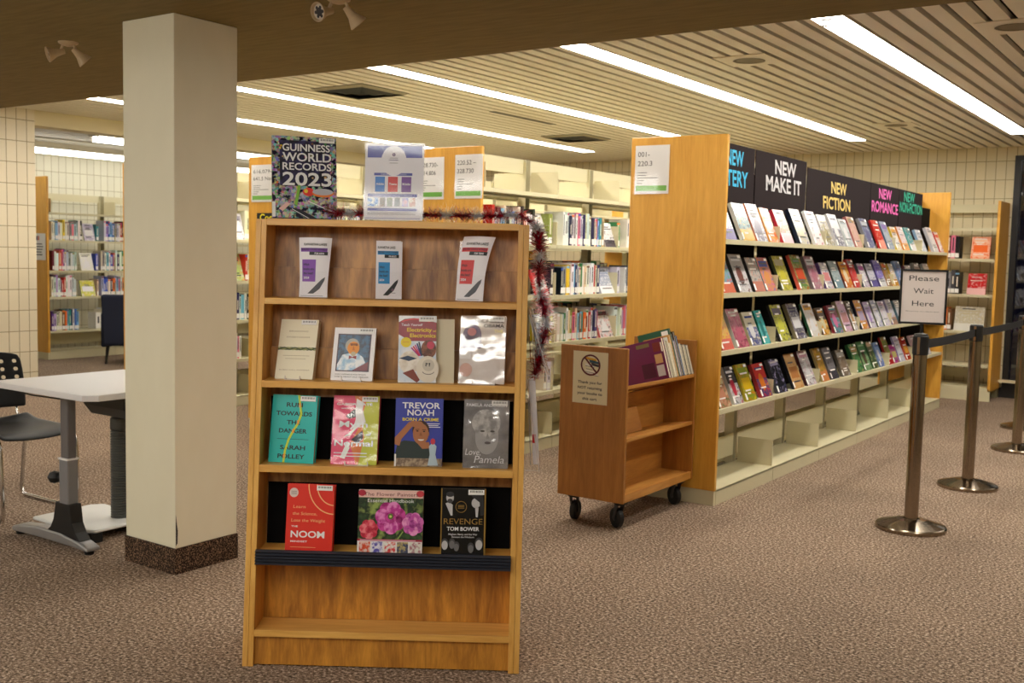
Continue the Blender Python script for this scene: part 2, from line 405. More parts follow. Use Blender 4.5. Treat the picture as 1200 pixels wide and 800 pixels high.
for x, nm in zip(LIGHT_X, names): strip('strip_light', nm, x, 4.30, 10.97, CEIL - .002, LAMP_MAIN, group='strip lights of the slatted ceiling')
strip('hanging_strip_light', 'hanging strip light in the back room with a chrome end cap', -10.0, 6.66, 12.0, 2.525, LAMP_BACK, .12, LAMP_COL2, False, 'hanging strips in the back room')
strip('hanging_strip_light', 'hanging strip light close to the tiled far wall above its shelving', -11.9, 5.6, 12.0, 2.525, LAMP_BACK, .12, LAMP_COL2, False, 'hanging strips in the back room')
for y, xa, xb, lab in ((-1.7, -7.5, .2, 'unseen wraparound strip light in the low ceiling behind the camera'), (.45, -3.2, .3, 'unseen wraparound strip light in the low ceiling overhead'), (-.3, -9.0, -4.6, 'unseen wraparound strip light in the low ceiling left of the desk')):
    t = thing('unseen_low_strip_light', lab, 'ceiling light', ((xa + xb) / 2, y, LOW), None, 'unseen strip lights of the low ceiling')
    L = (xb - xa) / 2
    b = MB(flat((220, 216, 206), .4)); b.box(-L, L, -.05, .05, -.03, 0); b.build('housing', t)
    b = MB(emis(LAMP_COL2, LAMP_LOW)); b.prism([(-.11, -.03), (-.12, -.06), (-.09, -.10), (.09, -.10), (.12, -.06), (.11, -.03)], 'X', -L + .01, L - .01); b.build('diffuser', t)  # out of view; deep lens shaped to send light sideways at upright faces
    b = MB(flat((220, 216, 206), .4))
    for sx in (-1, 1): b = MB(flat((220, 216, 206), .4)); b.prism([(-.115, -.0), (-.125, -.06), (-.095, -.105), (.095, -.105), (.125, -.06), (.115, -.0)], 'X', min(sx * L, sx * (L - .01)), max(sx * L, sx * (L - .01))); b.build('end_cap', t)

# ------------------------------------------------------------------ library shelving ranges
def shelving(name, label, xc, y0, n, sec, levels, panel_h=2.09, faces=(1, -1), half=.30, near_panel=True, far_panel=True, group=None,
             rail=(1.98, 2.085), black_from=None, panel_w=None, base_h=.09, big_div=True, divs=True, rake=0.0):
    "steel range along +Y starting at y0; faces: +1 = the side facing +X"
    t = thing(name, label, 'bookshelf', (xc, y0, 0), 0, group)
    L = n * sec; pw = panel_w or half
    xa = -pw if -1 in faces else -.035
    if near_panel:
        b = MB(OAK_PANEL); b.box(xa, pw, -.028, 0, .085, panel_h); b.build('end_panel', t, bevel=.003)
        b = MB(STEEL); b.box(xa + .01, pw - .004, -.026, 0, 0, .085); b.build('base_cap', t)
    if far_panel:
        b = MB(OAK_PANEL); b.box(xa, pw, L, L + .028, .085, panel_h); b.build('end_panel', t, bevel=.003)
        b = MB(STEEL); b.box(xa + .01, pw - .004, L, L + .026, 0, .085); b.build('base_cap', t)
    for i in range(n + 1):
        y = min(max(i * sec, .03), L - .03)
        b = MB(STEEL_SHADED); b.box(-.03, .03, y - .028, y + .028, 0, rail[1])
        b.m(STEEL); b.box(-.031, .031, y - .029, y - .026, 0, rail[1]); b.box(-.031, .031, y + .026, y + .029, 0, rail[1])
        b.build('upright', t)
    for i in range(n):
        ya, yb = i * sec + .002, (i + 1) * sec - .002
        b = MB(STEEL); b.box(-.012, .012, ya + .03, yb - .03, rail[0], rail[1]); b.build('top_rail', t)
        if black_from:
            b = MB(BLACKCLOTH); b.box(half - .185, half - .175, ya + .03, yb - .03, black_from, rail[0]); b.build('back_panel', t)
        for sx in faces:
            X = lambda a, c: (min(a * sx, c * sx), max(a * sx, c * sx))
            b = MB(STEEL); xs = X(.02, half - .002); b.box(xs[0], xs[1], ya, yb, base_h - .014, base_h)
            xs = X(half - .014, half - .002); b.box(xs[0], xs[1], ya, yb, 0, base_h - .003); b.build('base_shelf', t, bevel=.002)
            if divs and levels:
                b = MB(STEEL); xs = X(.03, .036); b.box(xs[0], xs[1], ya + .03, yb - .03, base_h + .05, base_h + .19); b.build('back_strip', t)
            for z in levels:
                b = MB(STEEL); xs = X(.045, half - .004); b.box(xs[0], xs[1], ya, yb, z - .012, z)
                xs = X(half - .010, half - .002); b.box(xs[0], xs[1], ya, yb, z - .026, z + .001)
                b.m(STEEL_SHADED); xs = X(.03, .05); b.box(xs[0], xs[1], ya, yb, z - .02, z + .004)
                b.build('shelf', t)
            if divs:
                for li, z in enumerate([base_h] + list(levels)):
                    if sx == -1 and black_from: continue
                    top = li == len(levels); hh = .165 if not black_from or li == 0 else .125
                    if black_from and li > 0: continue
                    b = MB(STEEL); e = X(.05, half - .016)
                    yy = ya + .01 if i else ya + .035
                    if i == 0 and not top: continue
                    b.box(e[0], e[1], yy, yy + .006, z + .0005, z + hh); b.build('shelf_divider', t)
    return t

SEC = .88; Y0 = 5.50
LV = (.42, .765, 1.109, 1.472, 1.83)
A_X, B_X, C_X, D_X, E_X = -2.705, -4.395, -6.005, -7.585, -12.12
A_LV = (.546, .88, 1.207, 1.51)
rangeA = shelving('display_shelving', 'long range of new books whose tall oak end panel bears the 001-220.3 sign', A_X, Y0 + .028, 6, SEC, A_LV, black_from=.50, divs=True, rail=(1.93, 2.03))
SECB = .905
rangeB = shelving('shelving_range', 'shelving range between the oak display bookcase and the new-books range', B_X, Y0 + .028, 6, SECB, LV, group=None)
rangeC = shelving('shelving_range', 'shelving range half hidden behind the tall black record book', C_X, Y0 + .028, 6, SECB, LV)
rangeD = shelving('shelving_range', 'shelving range seen in the gap beside the cream column', D_X, Y0 + .028, 6, SECB, LV)
rangeE = shelving('wall_shelving', 'shelving against the tiled far wall with an oak panel at its end', E_X, 7.23, 5, .90, (.345, .757, 1.076, 1.444, 1.775), 2.2, (1,), .30, True, True, None, (1.93, 2.014), None, None, .107)

# wall unit by the window: its front faces the camera
t = thing('wall_shelving', 'short shelving unit against the back wall beside the dark window', 'bookshelf', (-2.10, 11.62, 0))
b = MB(OAK_PANEL); b.box(-.028, 0, 0, .50, .10, 2.05); b.build('end_panel', t, bevel=.003)
b = MB(OAK_PANEL); b.box(-1.88, -1.852, 0, .50, .10, 2.05); b.build('end_panel', t, bevel=.003)
for y in (-.94, -.035, -1.845):
    b = MB(STEEL_SHADED); b.box(y - .03, y + .03, .42, .47, 0, 2.04); b.build('upright', t)
for ya, yb in ((-1.85, -.942), (-.938, -.03)):
    b = MB(STEEL); b.box(ya, yb, .43, .45, 1.951, 2.038); b.build('top_rail', t)
    b = MB(STEEL); b.box(ya, yb, .0, .42, .12, .137); b.box(ya - .03, yb + .03, .0, .012, 0, .12); b.build('base_shelf', t)
    b = MB(STEEL); b.box(ya, yb, .41, .42, .2, .29); b.build('back_strip', t)
    for z in (.367, .712, 1.092, 1.461, 1.776):
        b = MB(STEEL); b.box(ya, yb, .06, .40, z - .012, z); b.box(ya, yb, .055, .063, z - .026, z + .001); b.build('shelf', t)

# ------------------------------------------------------------------ books
NAMED = [('white', (240, 240, 238)), ('cream', (228, 214, 178)), ('grey', (140, 140, 145)), ('charcoal', (70, 70, 76)), ('black', (24, 24, 28)), ('red', (196, 40, 36)), ('maroon', (112, 34, 46)),
         ('orange', (232, 120, 40)), ('yellow', (232, 208, 40)), ('olive', (150, 146, 60)), ('green', (60, 130, 70)), ('teal', (40, 150, 150)), ('sky-blue', (130, 180, 220)),
         ('blue', (50, 90, 190)), ('navy', (34, 40, 84)), ('purple', (96, 60, 140)), ('lilac', (180, 160, 215)), ('pink', (226, 120, 150)), ('brown', (120, 80, 50)), ('tan', (196, 160, 110)), ('magenta', (180, 40, 110))]
CD = dict(NAMED)
def cname(c): return min(NAMED, key=lambda q: sum((a - d) ** 2 for a, d in zip(q[1], c)))[0]
ORD = ['first', 'second', 'third', 'fourth', 'fifth', 'sixth', 'seventh', 'eighth', 'ninth', 'tenth', 'eleventh', 'twelfth', 'thirteenth', 'fourteenth', 'fifteenth', 'sixteenth',
       'seventeenth', 'eighteenth', 'nineteenth', 'twentieth', 'twenty-first', 'twenty-second', 'twenty-third', 'twenty-fourth', 'twenty-fifth', 'twenty-sixth', 'twenty-seventh', 'twenty-eighth', 'twenty-ninth', 'thirtieth'] + ['thirty-' + q for q in ('first', 'second', 'third', 'fourth', 'fifth', 'sixth', 'seventh', 'eighth', 'ninth')] + ['fortieth']
PAGES = flat((226, 216, 190), 0.85)
def spine_book(label, loc, rotz, th, h, d, rgb, group, lab=True, lean=0.0):
    "one mesh: spine faces local -y, thickness along x (x from 0 to th)"
    c = flat(rgb, 0.35)
    b = MB(c); b.box(0, .0025, 0, d, 0, h); b.box(th - .0025, th, 0, d, 0, h); b.box(.0025, th - .0025, 0, .0025, 0, h)
    b.m(PAGES).box(.0025, th - .0025, .0025, d - .005, .003, h - .005)
    if lab: b.m(LABEL).box(.001, th - .001, -.0006, 0, .012, .055)
    lum = sum(rgb) / 3
    tc = flat((235, 228, 210), .5) if lum < 130 else flat((50, 46, 60), .5)
    z0, z1 = h * random.uniform(.3, .42), h * random.uniform(.7, .92)
    if random.random() < .8: b.m(tc).box(th * .34, th * .66, -.0004, 0, z0, z1)
    if random.random() < .35: b.m(flat(random.choice(NAMED)[1], .4)).box(0.0005, th - .0005, -.0004, 0, h * .9, h * .97)
    o = b.build('book'); o.location = loc; o.rotation_euler = (0, lean, rotz)
    return tag(o, label, 'book', group)
def face_book(label, loc, yaw, lean, w_, h, th, c1, c2, c3, group, spine=None, design=None, lab=True, matname='book'):
    "one mesh, cover faces local -y, bottom centre at loc, leaning back"
    sp = spine or c1
    b = MB(flat(sp, .35)); b.box(-w_ / 2, w_ / 2, 0, .002, 0, h); b.box(-w_ / 2, w_ / 2, th - .002, th, 0, h); b.box(-w_ / 2, -w_ / 2 + .002, .002, th - .002, 0, h)
    b.m(PAGES).box(-w_ / 2 + .002, w_ / 2 - .003, .002, th - .002, .003, h - .003)
    a = Art(b, w_, h, 0)
    a.rect(0, 0, 1, 1, blotch(c1, c2, 34, .22, c3, .34, .68), 1)
    k = design if design is not None else random.randrange(5)
    k1, k2, k3 = flat(c1, .22), flat(c2, .22), flat(c3 or c2, .22)
    if k == 0: a.rect(.1, .72, .9, .9, k2, 2).ell(.5, .4, .28, .2, k3, 2)
    elif k == 1: a.rect(0, 0, 1, .3, k2, 2).rect(.12, .78, .88, .84, k3, 2).rect(.2, .68, .8, .73, k3, 2)
    elif k == 2: a.poly([(.5, .75), (.2, .15), (.8, .2)], k3, 2).rect(.1, .8, .9, .95, k2, 2)
    elif k == 3: a.rect(0, .55, 1, 1, k1, 2).ell(.45, .45, .22, .25, k2, 3).rect(.15, .82, .85, .88, k3, 3)
    else: a.rect(.12, .3, .88, .62, k2, 2).rect(.15, .75, .85, .9, k3, 2).rect(.2, .1, .8, .16, k3, 2)
    ik = flat((40, 36, 44) if sum(c1) > 390 else (226, 220, 214), .4)
    for i in range(random.randrange(2, 5)): zz = random.choice((.2, .28, .66, .74, .82, .9)); x_ = random.uniform(.12, .3); a.rect(x_, zz - .02, 1 - x_ - random.random() * .2, zz + .02, ik, 5)
    if lab: b.m(LABEL).box(-w_ / 2 + .001, -w_ / 2 + .022, -.0016, 0, .01, .05); a.rect(.72, .9, .97, .97, LABEL, 4)
    o = b.build(matname); o.location = loc
    o.matrix_world = Matrix.Translation(loc) @ Matrix.Rotation(yaw, 4, 'Z') @ Matrix.Rotation(-lean, 4, 'X')
    return tag(o, label, 'book', group)

# new books, face out on range A.  rows: (lip level, row word, group, [(x left, x right, y top, cover, second, third, spine)])
W_, G_, K_ = (238, 236, 240), (150, 148, 154), (30, 30, 36)
def lip_y(row, x):
    (xa, ya), (xb, yb) = {0: ((848, 279), (1107, 295)), 1: ((848, 343), (1050, 339)), 2: ((846, 410), (1055, 379)), 3: ((843, 479), (1080, 411))}[row]
    return ya + (yb - ya) * (x - xa) / (xb - xa)
ROWS = [
 (1.51, 'top', [(846, 864, 237, W_, (120, 110, 160), W_, None), (867, 886, 238, (40, 60, 70), (200, 160, 50), (40, 110, 120), (230, 230, 225)), (886, 901, 239, W_, (235, 235, 240), (90, 80, 110), (206, 110, 70)),
   (902, 914, 244, (226, 80, 70), (240, 200, 190), (240, 150, 60), (236, 160, 60)), (915, 931, 246, (226, 150, 165), (236, 200, 210), (160, 150, 110), (200, 40, 60)), (931, 950, 243, (170, 180, 200), (130, 120, 170), (220, 210, 180), (26, 34, 56)),
   (952, 967, 247, (232, 224, 222), (190, 80, 90), W_, W_), (968, 979, 252, W_, (200, 205, 215), (160, 150, 110), W_), (979, 992, 251, W_, W_, (110, 110, 130), (214, 214, 220)), (992, 1002, 257, (214, 220, 224), W_, (180, 190, 195), None),
   (1004, 1013, 253, (212, 160, 140), (180, 150, 110), (220, 180, 170), (190, 110, 110)), (1015, 1027, 256, (130, 145, 165), (200, 205, 215), (110, 110, 150), (140, 140, 150)), (1028, 1040, 258, (232, 80, 50), (240, 160, 140), (200, 40, 40), (190, 30, 30)),
   (1042, 1050, 260, (120, 145, 175), (150, 130, 190), (180, 190, 200), (90, 110, 140)), (1051, 1058, 266, (230, 200, 60), (230, 170, 90), W_, None), (1059, 1067, 266, (236, 150, 170), (240, 180, 120), W_, (236, 150, 70)),
   (1068, 1075, 267, (110, 190, 190), W_, (80, 150, 160), None), (1076, 1083, 269, (150, 185, 220), (200, 210, 230), W_, None), (1088, 1101, 266, (206, 204, 214), (190, 188, 200), W_, None), (1102, 1107, 272, (220, 60, 60), (230, 100, 90), W_, None)]),
 (1.207, 'second', [(846, 863, 303, (130, 190, 90), (230, 110, 70), (120, 170, 210), None), (865, 882, 298, (190, 184, 182), (120, 50, 40), W_, (60, 60, 62)), (884, 898, 302, (120, 112, 114), (220, 140, 120), (200, 196, 190), (40, 40, 42)),
   (899, 913, 302, (226, 110, 170), (110, 120, 200), (240, 160, 90), (60, 130, 150)), (915, 930, 300, (120, 116, 90), (200, 190, 150), (220, 210, 60), (60, 64, 40)), (932, 950, 297, (232, 190, 130), (220, 80, 40), (110, 150, 80), (226, 100, 80)),
   (951, 967, 300, (170, 158, 162), W_, (190, 120, 140), (110, 100, 104)), (968, 978, 308, (90, 60, 130), (236, 150, 150), W_, None), (979, 990, 306, (110, 140, 150), (140, 170, 185), (190, 200, 200), (50, 60, 60)),
   (991, 1001, 307, (240, 170, 80), (250, 230, 190), (220, 110, 40), (90, 30, 30)), (1002, 1010, 304, (190, 40, 40), (150, 140, 140), (220, 70, 70), (190, 30, 30)), (1012, 1020, 309, (120, 60, 140), (200, 120, 180), W_, (60, 70, 80)),
   (1021, 1030, 309, (170, 160, 220), (110, 100, 170), W_, (60, 60, 64)), (1031, 1040, 305, (180, 170, 236), W_, (130, 110, 200), (80, 70, 130)), (1041, 1047, 308, (200, 150, 110), (220, 110, 70), (150, 130, 80), None),
   (1048, 1054, 309, (236, 190, 40), (220, 160, 60), W_, None), (1056, 1063, 306, (150, 180, 230), W_, (110, 140, 200), None), (1066, 1074, 311, (120, 50, 64), (200, 120, 130), W_, None), (1076, 1084, 308, (150, 146, 140), (110, 100, 100), W_, None), (1087, 1095, 309, (190, 190, 184), (150, 150, 150), W_, None)]),
 (.88, 'third', [(845, 861, 368, (220, 60, 56), (236, 110, 90), (240, 200, 60), None), (863, 879, 362, (110, 56, 62), (190, 130, 130), (200, 90, 120), (220, 220, 215)), (880, 894, 366, (236, 228, 200), W_, (40, 60, 150), (200, 190, 150)),
   (895, 904, 364, (40, 190, 190), (30, 130, 130), (110, 210, 210), (20, 140, 130)), (913, 928, 351, (56, 56, 72), (120, 110, 120), (220, 220, 60), (24, 24, 30)), (930, 946, 354, (190, 180, 170), W_, (90, 80, 110), (130, 120, 90)),
   (948, 963, 356, (236, 226, 196), (230, 170, 60), W_, (40, 90, 60)), (965, 974, 361, (110, 80, 50), (220, 210, 160), (240, 170, 40), None), (976, 989, 358, (140, 50, 70), (210, 110, 160), (40, 150, 160), (130, 40, 50)),
   (990, 1000, 353, (226, 200, 180), (190, 130, 130), (230, 190, 220), (150, 140, 100)), (1001, 1007, 353, (110, 90, 56), (200, 150, 90), W_, None), (1010, 1019, 352, (206, 110, 100), (190, 170, 200), (240, 170, 60), (20, 24, 50)),
   (1020, 1028, 354, (206, 180, 226), (180, 150, 210), W_, (100, 80, 110)), (1029, 1036, 352, (110, 100, 190), (190, 190, 210), W_, (110, 110, 90)), (1037, 1045, 353, (190, 170, 236), (230, 190, 210), W_, (130, 140, 120)),
   (1046, 1053, 351, (170, 160, 210), (190, 150, 130), W_, None), (1055, 1062, 352, (90, 130, 150), (190, 190, 180), W_, None), (1065, 1073, 352, (190, 60, 60), (230, 180, 160), W_, None), (1077, 1085, 352, (200, 190, 150), (90, 110, 80), W_, None), (1090, 1098, 352, (60, 70, 130), (180, 180, 210), W_, None)]),
 (.546, 'lowest', [(842, 858, 441, (90, 130, 80), (226, 214, 170), (220, 150, 120), None), (860, 872, 430, (70, 62, 64), (210, 60, 80), W_, (214, 210, 206)), (874, 888, 427, (236, 140, 30), (240, 200, 30), (150, 170, 50), (200, 180, 50)),
   (893, 907, 426, (226, 60, 50), (240, 130, 40), (50, 70, 130), (180, 60, 60)), (911, 924, 421, (90, 86, 120), (190, 180, 220), (30, 30, 40), (60, 60, 70)), (928, 943, 415, (226, 170, 100), (206, 140, 80), (236, 190, 130), (24, 28, 40)),
   (945, 958, 409, (110, 46, 50), (226, 170, 190), W_, (70, 30, 30)), (964, 973, 407, (150, 120, 70), (230, 150, 90), (200, 160, 60), (170, 150, 100)), (974, 984, 407, (110, 106, 110), (80, 76, 84), (150, 146, 150), None), (987, 998, 410, (120, 112, 100), (200, 196, 190), (150, 130, 110), (90, 84, 76)),
   (999, 1010, 404, (60, 120, 70), (190, 160, 110), (90, 150, 90), (40, 90, 50)), (1013, 1023, 400, (80, 130, 80), (110, 100, 70), (150, 190, 140), (60, 70, 50)), (1024, 1031, 400, (110, 120, 70), (200, 170, 140), (80, 110, 70), (50, 90, 50)),
   (1032, 1038, 401, (150, 180, 236), W_, (110, 130, 200), None), (1039, 1046, 395, (190, 150, 110), (200, 50, 50), (120, 140, 60), (150, 30, 30)), (1047, 1054, 404, (220, 110, 180), (200, 190, 110), (180, 50, 140), None),
   (1055, 1062, 394, (180, 170, 226), (206, 190, 226), W_, None), (1063, 1069, 395, (226, 90, 50), (240, 170, 60), (190, 40, 40), None), (1071, 1078, 393, (216, 180, 190), (236, 210, 220), W_, None), (1084, 1092, 402, (50, 160, 140), W_, (130, 170, 220), None)]),
]
LEAN_A = R(23); XF = A_X + .30 - .022
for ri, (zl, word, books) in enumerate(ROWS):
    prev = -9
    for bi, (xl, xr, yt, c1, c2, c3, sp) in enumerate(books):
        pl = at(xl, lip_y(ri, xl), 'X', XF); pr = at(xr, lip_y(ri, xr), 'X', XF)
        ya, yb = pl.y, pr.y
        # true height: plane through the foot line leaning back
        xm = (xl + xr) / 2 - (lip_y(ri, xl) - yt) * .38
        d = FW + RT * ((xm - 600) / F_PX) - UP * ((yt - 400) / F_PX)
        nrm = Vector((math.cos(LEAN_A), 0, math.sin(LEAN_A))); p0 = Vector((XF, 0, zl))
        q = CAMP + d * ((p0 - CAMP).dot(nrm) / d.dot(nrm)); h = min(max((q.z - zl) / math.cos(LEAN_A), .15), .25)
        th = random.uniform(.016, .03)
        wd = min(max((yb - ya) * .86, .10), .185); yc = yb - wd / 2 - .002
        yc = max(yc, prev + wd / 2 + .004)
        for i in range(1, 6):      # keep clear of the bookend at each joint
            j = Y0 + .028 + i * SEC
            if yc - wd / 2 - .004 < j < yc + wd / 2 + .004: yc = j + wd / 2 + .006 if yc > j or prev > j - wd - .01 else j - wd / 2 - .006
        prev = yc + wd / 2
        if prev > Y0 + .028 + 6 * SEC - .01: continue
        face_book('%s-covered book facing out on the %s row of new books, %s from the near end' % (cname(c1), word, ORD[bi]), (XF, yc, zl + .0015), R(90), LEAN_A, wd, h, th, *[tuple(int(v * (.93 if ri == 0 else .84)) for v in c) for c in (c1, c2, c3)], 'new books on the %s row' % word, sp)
# small steel bookends among the new books, at the section joints
for zl, word, _ in ROWS:
    for i in range(1, 6):
        b = MB(STEEL); b.box(-.105, -.002, 0, .003, 0, .10); b.box(-.105, -.002, .003, .05, 0, .0012)
        o = b.build('bookend'); o.location = (XF, Y0 + .028 + i * SEC - .0015, zl + .0012)
        tag(o, 'beige steel bookend among the new books, %s row, %s joint from the near end' % (word, ORD[i - 1]), 'bookend', 'bookends of the new-books range')
# rows of upright books
def spine_row(xplane, z, x0, x1, cols, where, group, y_top=None, hs=(.19, .25), start=0, d=.17, sign=1):
    "books between photo columns x0..x1 on the shelf face at X = xplane (spines face +X)"
    ypix = 300
    ya = at(x0, ypix, 'X', xplane).y; yb = at(x1, ypix, 'X', xplane).y
    y = ya; i = start; n = len(cols); k = 0
    wts = [random.uniform(.7, 1.35) for _ in cols]; tot = sum(wts); 
    for c, wt in zip(cols, wts):
        th = (yb - ya) * wt / tot
        if random.random() < .3: c = random.choice(((236, 234, 228), (226, 216, 190), (214, 218, 222), (196, 206, 220)))
        c = tuple(max(0, min(255, v + random.randint(-12, 12))) for v in c)
        spine_book('%s spine, %s from left on %s' % (cname(c), ORD[i], where), (xplane - random.uniform(.0, .012), y + .0006, z + .001), R(90), th - .0012, random.uniform(*hs), d, c, group)
        y += th; i += 1
    return i
def C(s): return [CD[{'w': 'white', 'c': 'cream', 'g': 'grey', 'h': 'charcoal', 'k': 'black', 'r': 'red', 'm': 'maroon', 'o': 'orange', 'y': 'yellow', 'v': 'olive', 'e': 'green', 't': 'teal', 'l': 'sky-blue', 'b': 'blue', 'n': 'navy', 'p': 'purple', 'i': 'lilac', 'q': 'pink', 'u': 'brown', 'a': 'tan', 'x': 'magenta'}[ch]] for ch in s]
XB = B_X + .30 - .035
def facing(xplane, z, x0, x1, h, cols, label, group, lean=18, th=.02, design=None, lab=False, zoff=.0, face=90, yo=0):
    ya = at(x0, 300, 'X', xplane).y; yb = at(x1, 300, 'X', xplane).y
    return face_book(label, (xplane + .005, (ya + yb) / 2 + yo, z + .0015 + zoff), R(face), R(lean), yb - ya - .004, h, th, cols[0], cols[1], cols[2], group, None, design, lab)
g = 'books on the fourth shelf up of the middle range'
n = spine_row(XB, 1.472, 576, 626, C('rqmlckwbntkrwwk'), 'the upper book row of the middle range', g, hs=(.2, .26))
facing(XB, 1.472, 628, 644, .24, (W_, (230, 224, 206), (200, 190, 160)), 'cream picture-covered book facing out beside the red tinsel, upper shelf of middle range', g, 22, .012, 3)
n = spine_row(XB, 1.472, 643.5, 648, C('v'), 'the upper book row of the middle range', g, hs=(.22, .23), start=n)
n = spine_row(XB, 1.472, 660, 707, C('wwcnlgwqugnckwnorlta'), 'the upper book row of the middle range', g, hs=(.21, .25), start=n)
facing(XB, 1.472, 709, 722, .2, ((210, 200, 205), (70, 60, 70), W_), 'grey patterned book facing out beside the tall oak end panel, upper shelf', g, 20, .012, 1)
n = spine_row(XB, 1.472, 722.3, 726, C('e'), 'the upper book row of the middle range', g, hs=(.19, .2), start=n)
n = spine_row(XB, 1.472, 734, 742, C('pqi'), 'the upper book row of the middle range', g, hs=(.2, .23), start=n)
g = 'books on the third shelf up of the middle range'
facing(XB, 1.109, 630, 645, .2, ((220, 60, 60), W_, (190, 30, 40)), 'red and white book facing out in the tinsel, middle range', g, 22, .02, 4)
n = spine_row(XB, 1.109, 645.5, 650, C('k'), 'the middle book row of the middle range', g, hs=(.23, .24))
n = spine_row(XB, 1.109, 658.5, 704, C('kgyvwlnhcewcwgwrwn'), 'the middle book row of the middle range', g, hs=(.2, .24), start=n)
facing(XB, 1.109, 706, 723, .21, ((220, 222, 232), W_, (150, 156, 180)), 'white book facing out and leaning, middle-height shelf by the tall oak panel', g, 24, .03, 1)
n = spine_row(XB, 1.109, 723.5, 727, C('y'), 'the middle book row of the middle range', g, hs=(.2, .21), start=n)
n = spine_row(XB, 1.109, 733.5, 742, C('wnwg'), 'the middle book row of the middle range', g, hs=(.2, .22), start=n)
g = 'books on the second shelf up of the middle range'
facing(XB, .765, 632, 646, .22, ((190, 200, 210), W_, (110, 120, 140)), 'pale blue book facing out beside the hanging bags, middle range', g, 20, .015, 0)
n = spine_row(XB, .765, 646.3, 650, C('y'), 'the lower book row behind the cart', g, hs=(.2, .21))
n = spine_row(XB, .765, 656, 704, C('bqrewcvqclutowrwnpq'), 'the lower book row behind the cart', g, hs=(.2, .25), start=n)
facing(XB, .765, 706, 722, .22, ((226, 130, 130), (110, 50, 60), W_), 'pink book facing out above the purple book on the cart', g, 20, .02, 2)
n = spine_row(XB, .765, 722.3, 726, C('x'), 'the lower book row behind the cart', g, hs=(.23, .24), start=n)
n = spine_row(XB, .765, 730, 741, C('wiqtw'), 'the lower book row behind the cart', g, hs=(.22, .25), start=n)
n = spine_row(XB, .42, 641, 652, C('owc'), 'the shelf behind the left edge of the book cart', 'books low on the middle range', hs=(.19, .21))
# books seen through the gap, lying on the far side of the middle range
for i, (px, py, w1, d1, h1, c, lab) in enumerate([(652, 352, .20, .16, .05, (130, 84, 60), 'brown box lying at the back of the middle-height gap, middle range'), (672, 352, .30, .2, .10, (50, 96, 100), 'teal folder lying at the back of the gap under the middle shelf'),
      (727, 346, .3, .2, .06, (200, 36, 36), 'red book lying at the back of the gap beside the tall oak panel')]):
    p = at(px, py, 'X', B_X - .14)
    b = MB(flat(c, .5)); b.box(-d1 / 2, d1 / 2, -w1 / 2, w1 / 2, 0, .003); b.box(-d1 / 2, d1 / 2, -w1 / 2, w1 / 2, h1 - .003, h1); b.box(-d1 / 2, -d1 / 2 + .003, -w1 / 2, w1 / 2, .003, h1 - .003)
    b.box(d1 / 2 - .003, d1 / 2, -w1 / 2, w1 / 2, .003, h1 - .003)
    b.m(PAGES).box(-d1 / 2 + .003, d1 / 2 - .003, -w1 / 2 + .005, w1 / 2 - .005, .003, h1 - .003)
    o = b.build('book'); o.location = (p.x, p.y, 1.109 - .345); o.location.z = .765 + .002
    tag(o, lab, 'book')
    if i == 1: b = None
for z, wh, hh in ((1.109, 'middle', .24), (.765, 'lower', .25)):
    y = 6.15
    for i in range(26):
        th = random.uniform(.05, .085); c = random.choice(C('nmukhgetoca'))
        spine_book('%s book on the far side of the middle range, %s along its %s row' % (cname(c), ORD[i], wh), (B_X - .26, y + th, z + .001), R(-90), th - .002, hh * random.uniform(.85, 1.05), .17, c, 'books on the far side of the middle range')
        y += th
# range C: a glimpse between the record book and the flyer stand
XC = C_X + .30 - .035
n = spine_row(XC, 1.472, 394, 427, C('wkewgvknwcbhw'), 'the shelf seen between record book and flyer stand', 'books between record book and flyer', hs=(.2, .25))
# range D: the gap beside the column
XD = D_X + .30 - .035
facing(XD, 1.472, 274, 287, .24, ((190, 186, 196), (150, 146, 160), W_), 'grey-covered book facing out in the gap right of the column, upper shelf', 'books in the gap beside the column', 16, .015, 0)
n = spine_row(XD, 1.472, 287.5, 293, C('uc'), 'the upper shelf in the gap beside the column', 'books in the gap beside the column', hs=(.24, .26))
facing(XD, 1.109, 273, 287, .25, ((214, 210, 190), (226, 150, 110), (170, 190, 110)), 'pale food-pictured book facing out in the gap right of the column', 'books in the gap beside the column', 20, .02, 0)
n = spine_row(XD, 1.109, 287.5, 293, C('rc'), 'the second visible shelf in the gap beside the column', 'books in the gap beside the column', hs=(.22, .24))
n = spine_row(XD, .765, 276, 292, C('knwlhk'), 'the third visible shelf in the gap beside the column', 'books in the gap beside the column', hs=(.21, .24))
n = spine_row(XD, .42, 275, 284, C('wqw'), 'the lowest filled shelf in the gap beside the column', 'books in the gap beside the column', hs=(.2, .24))
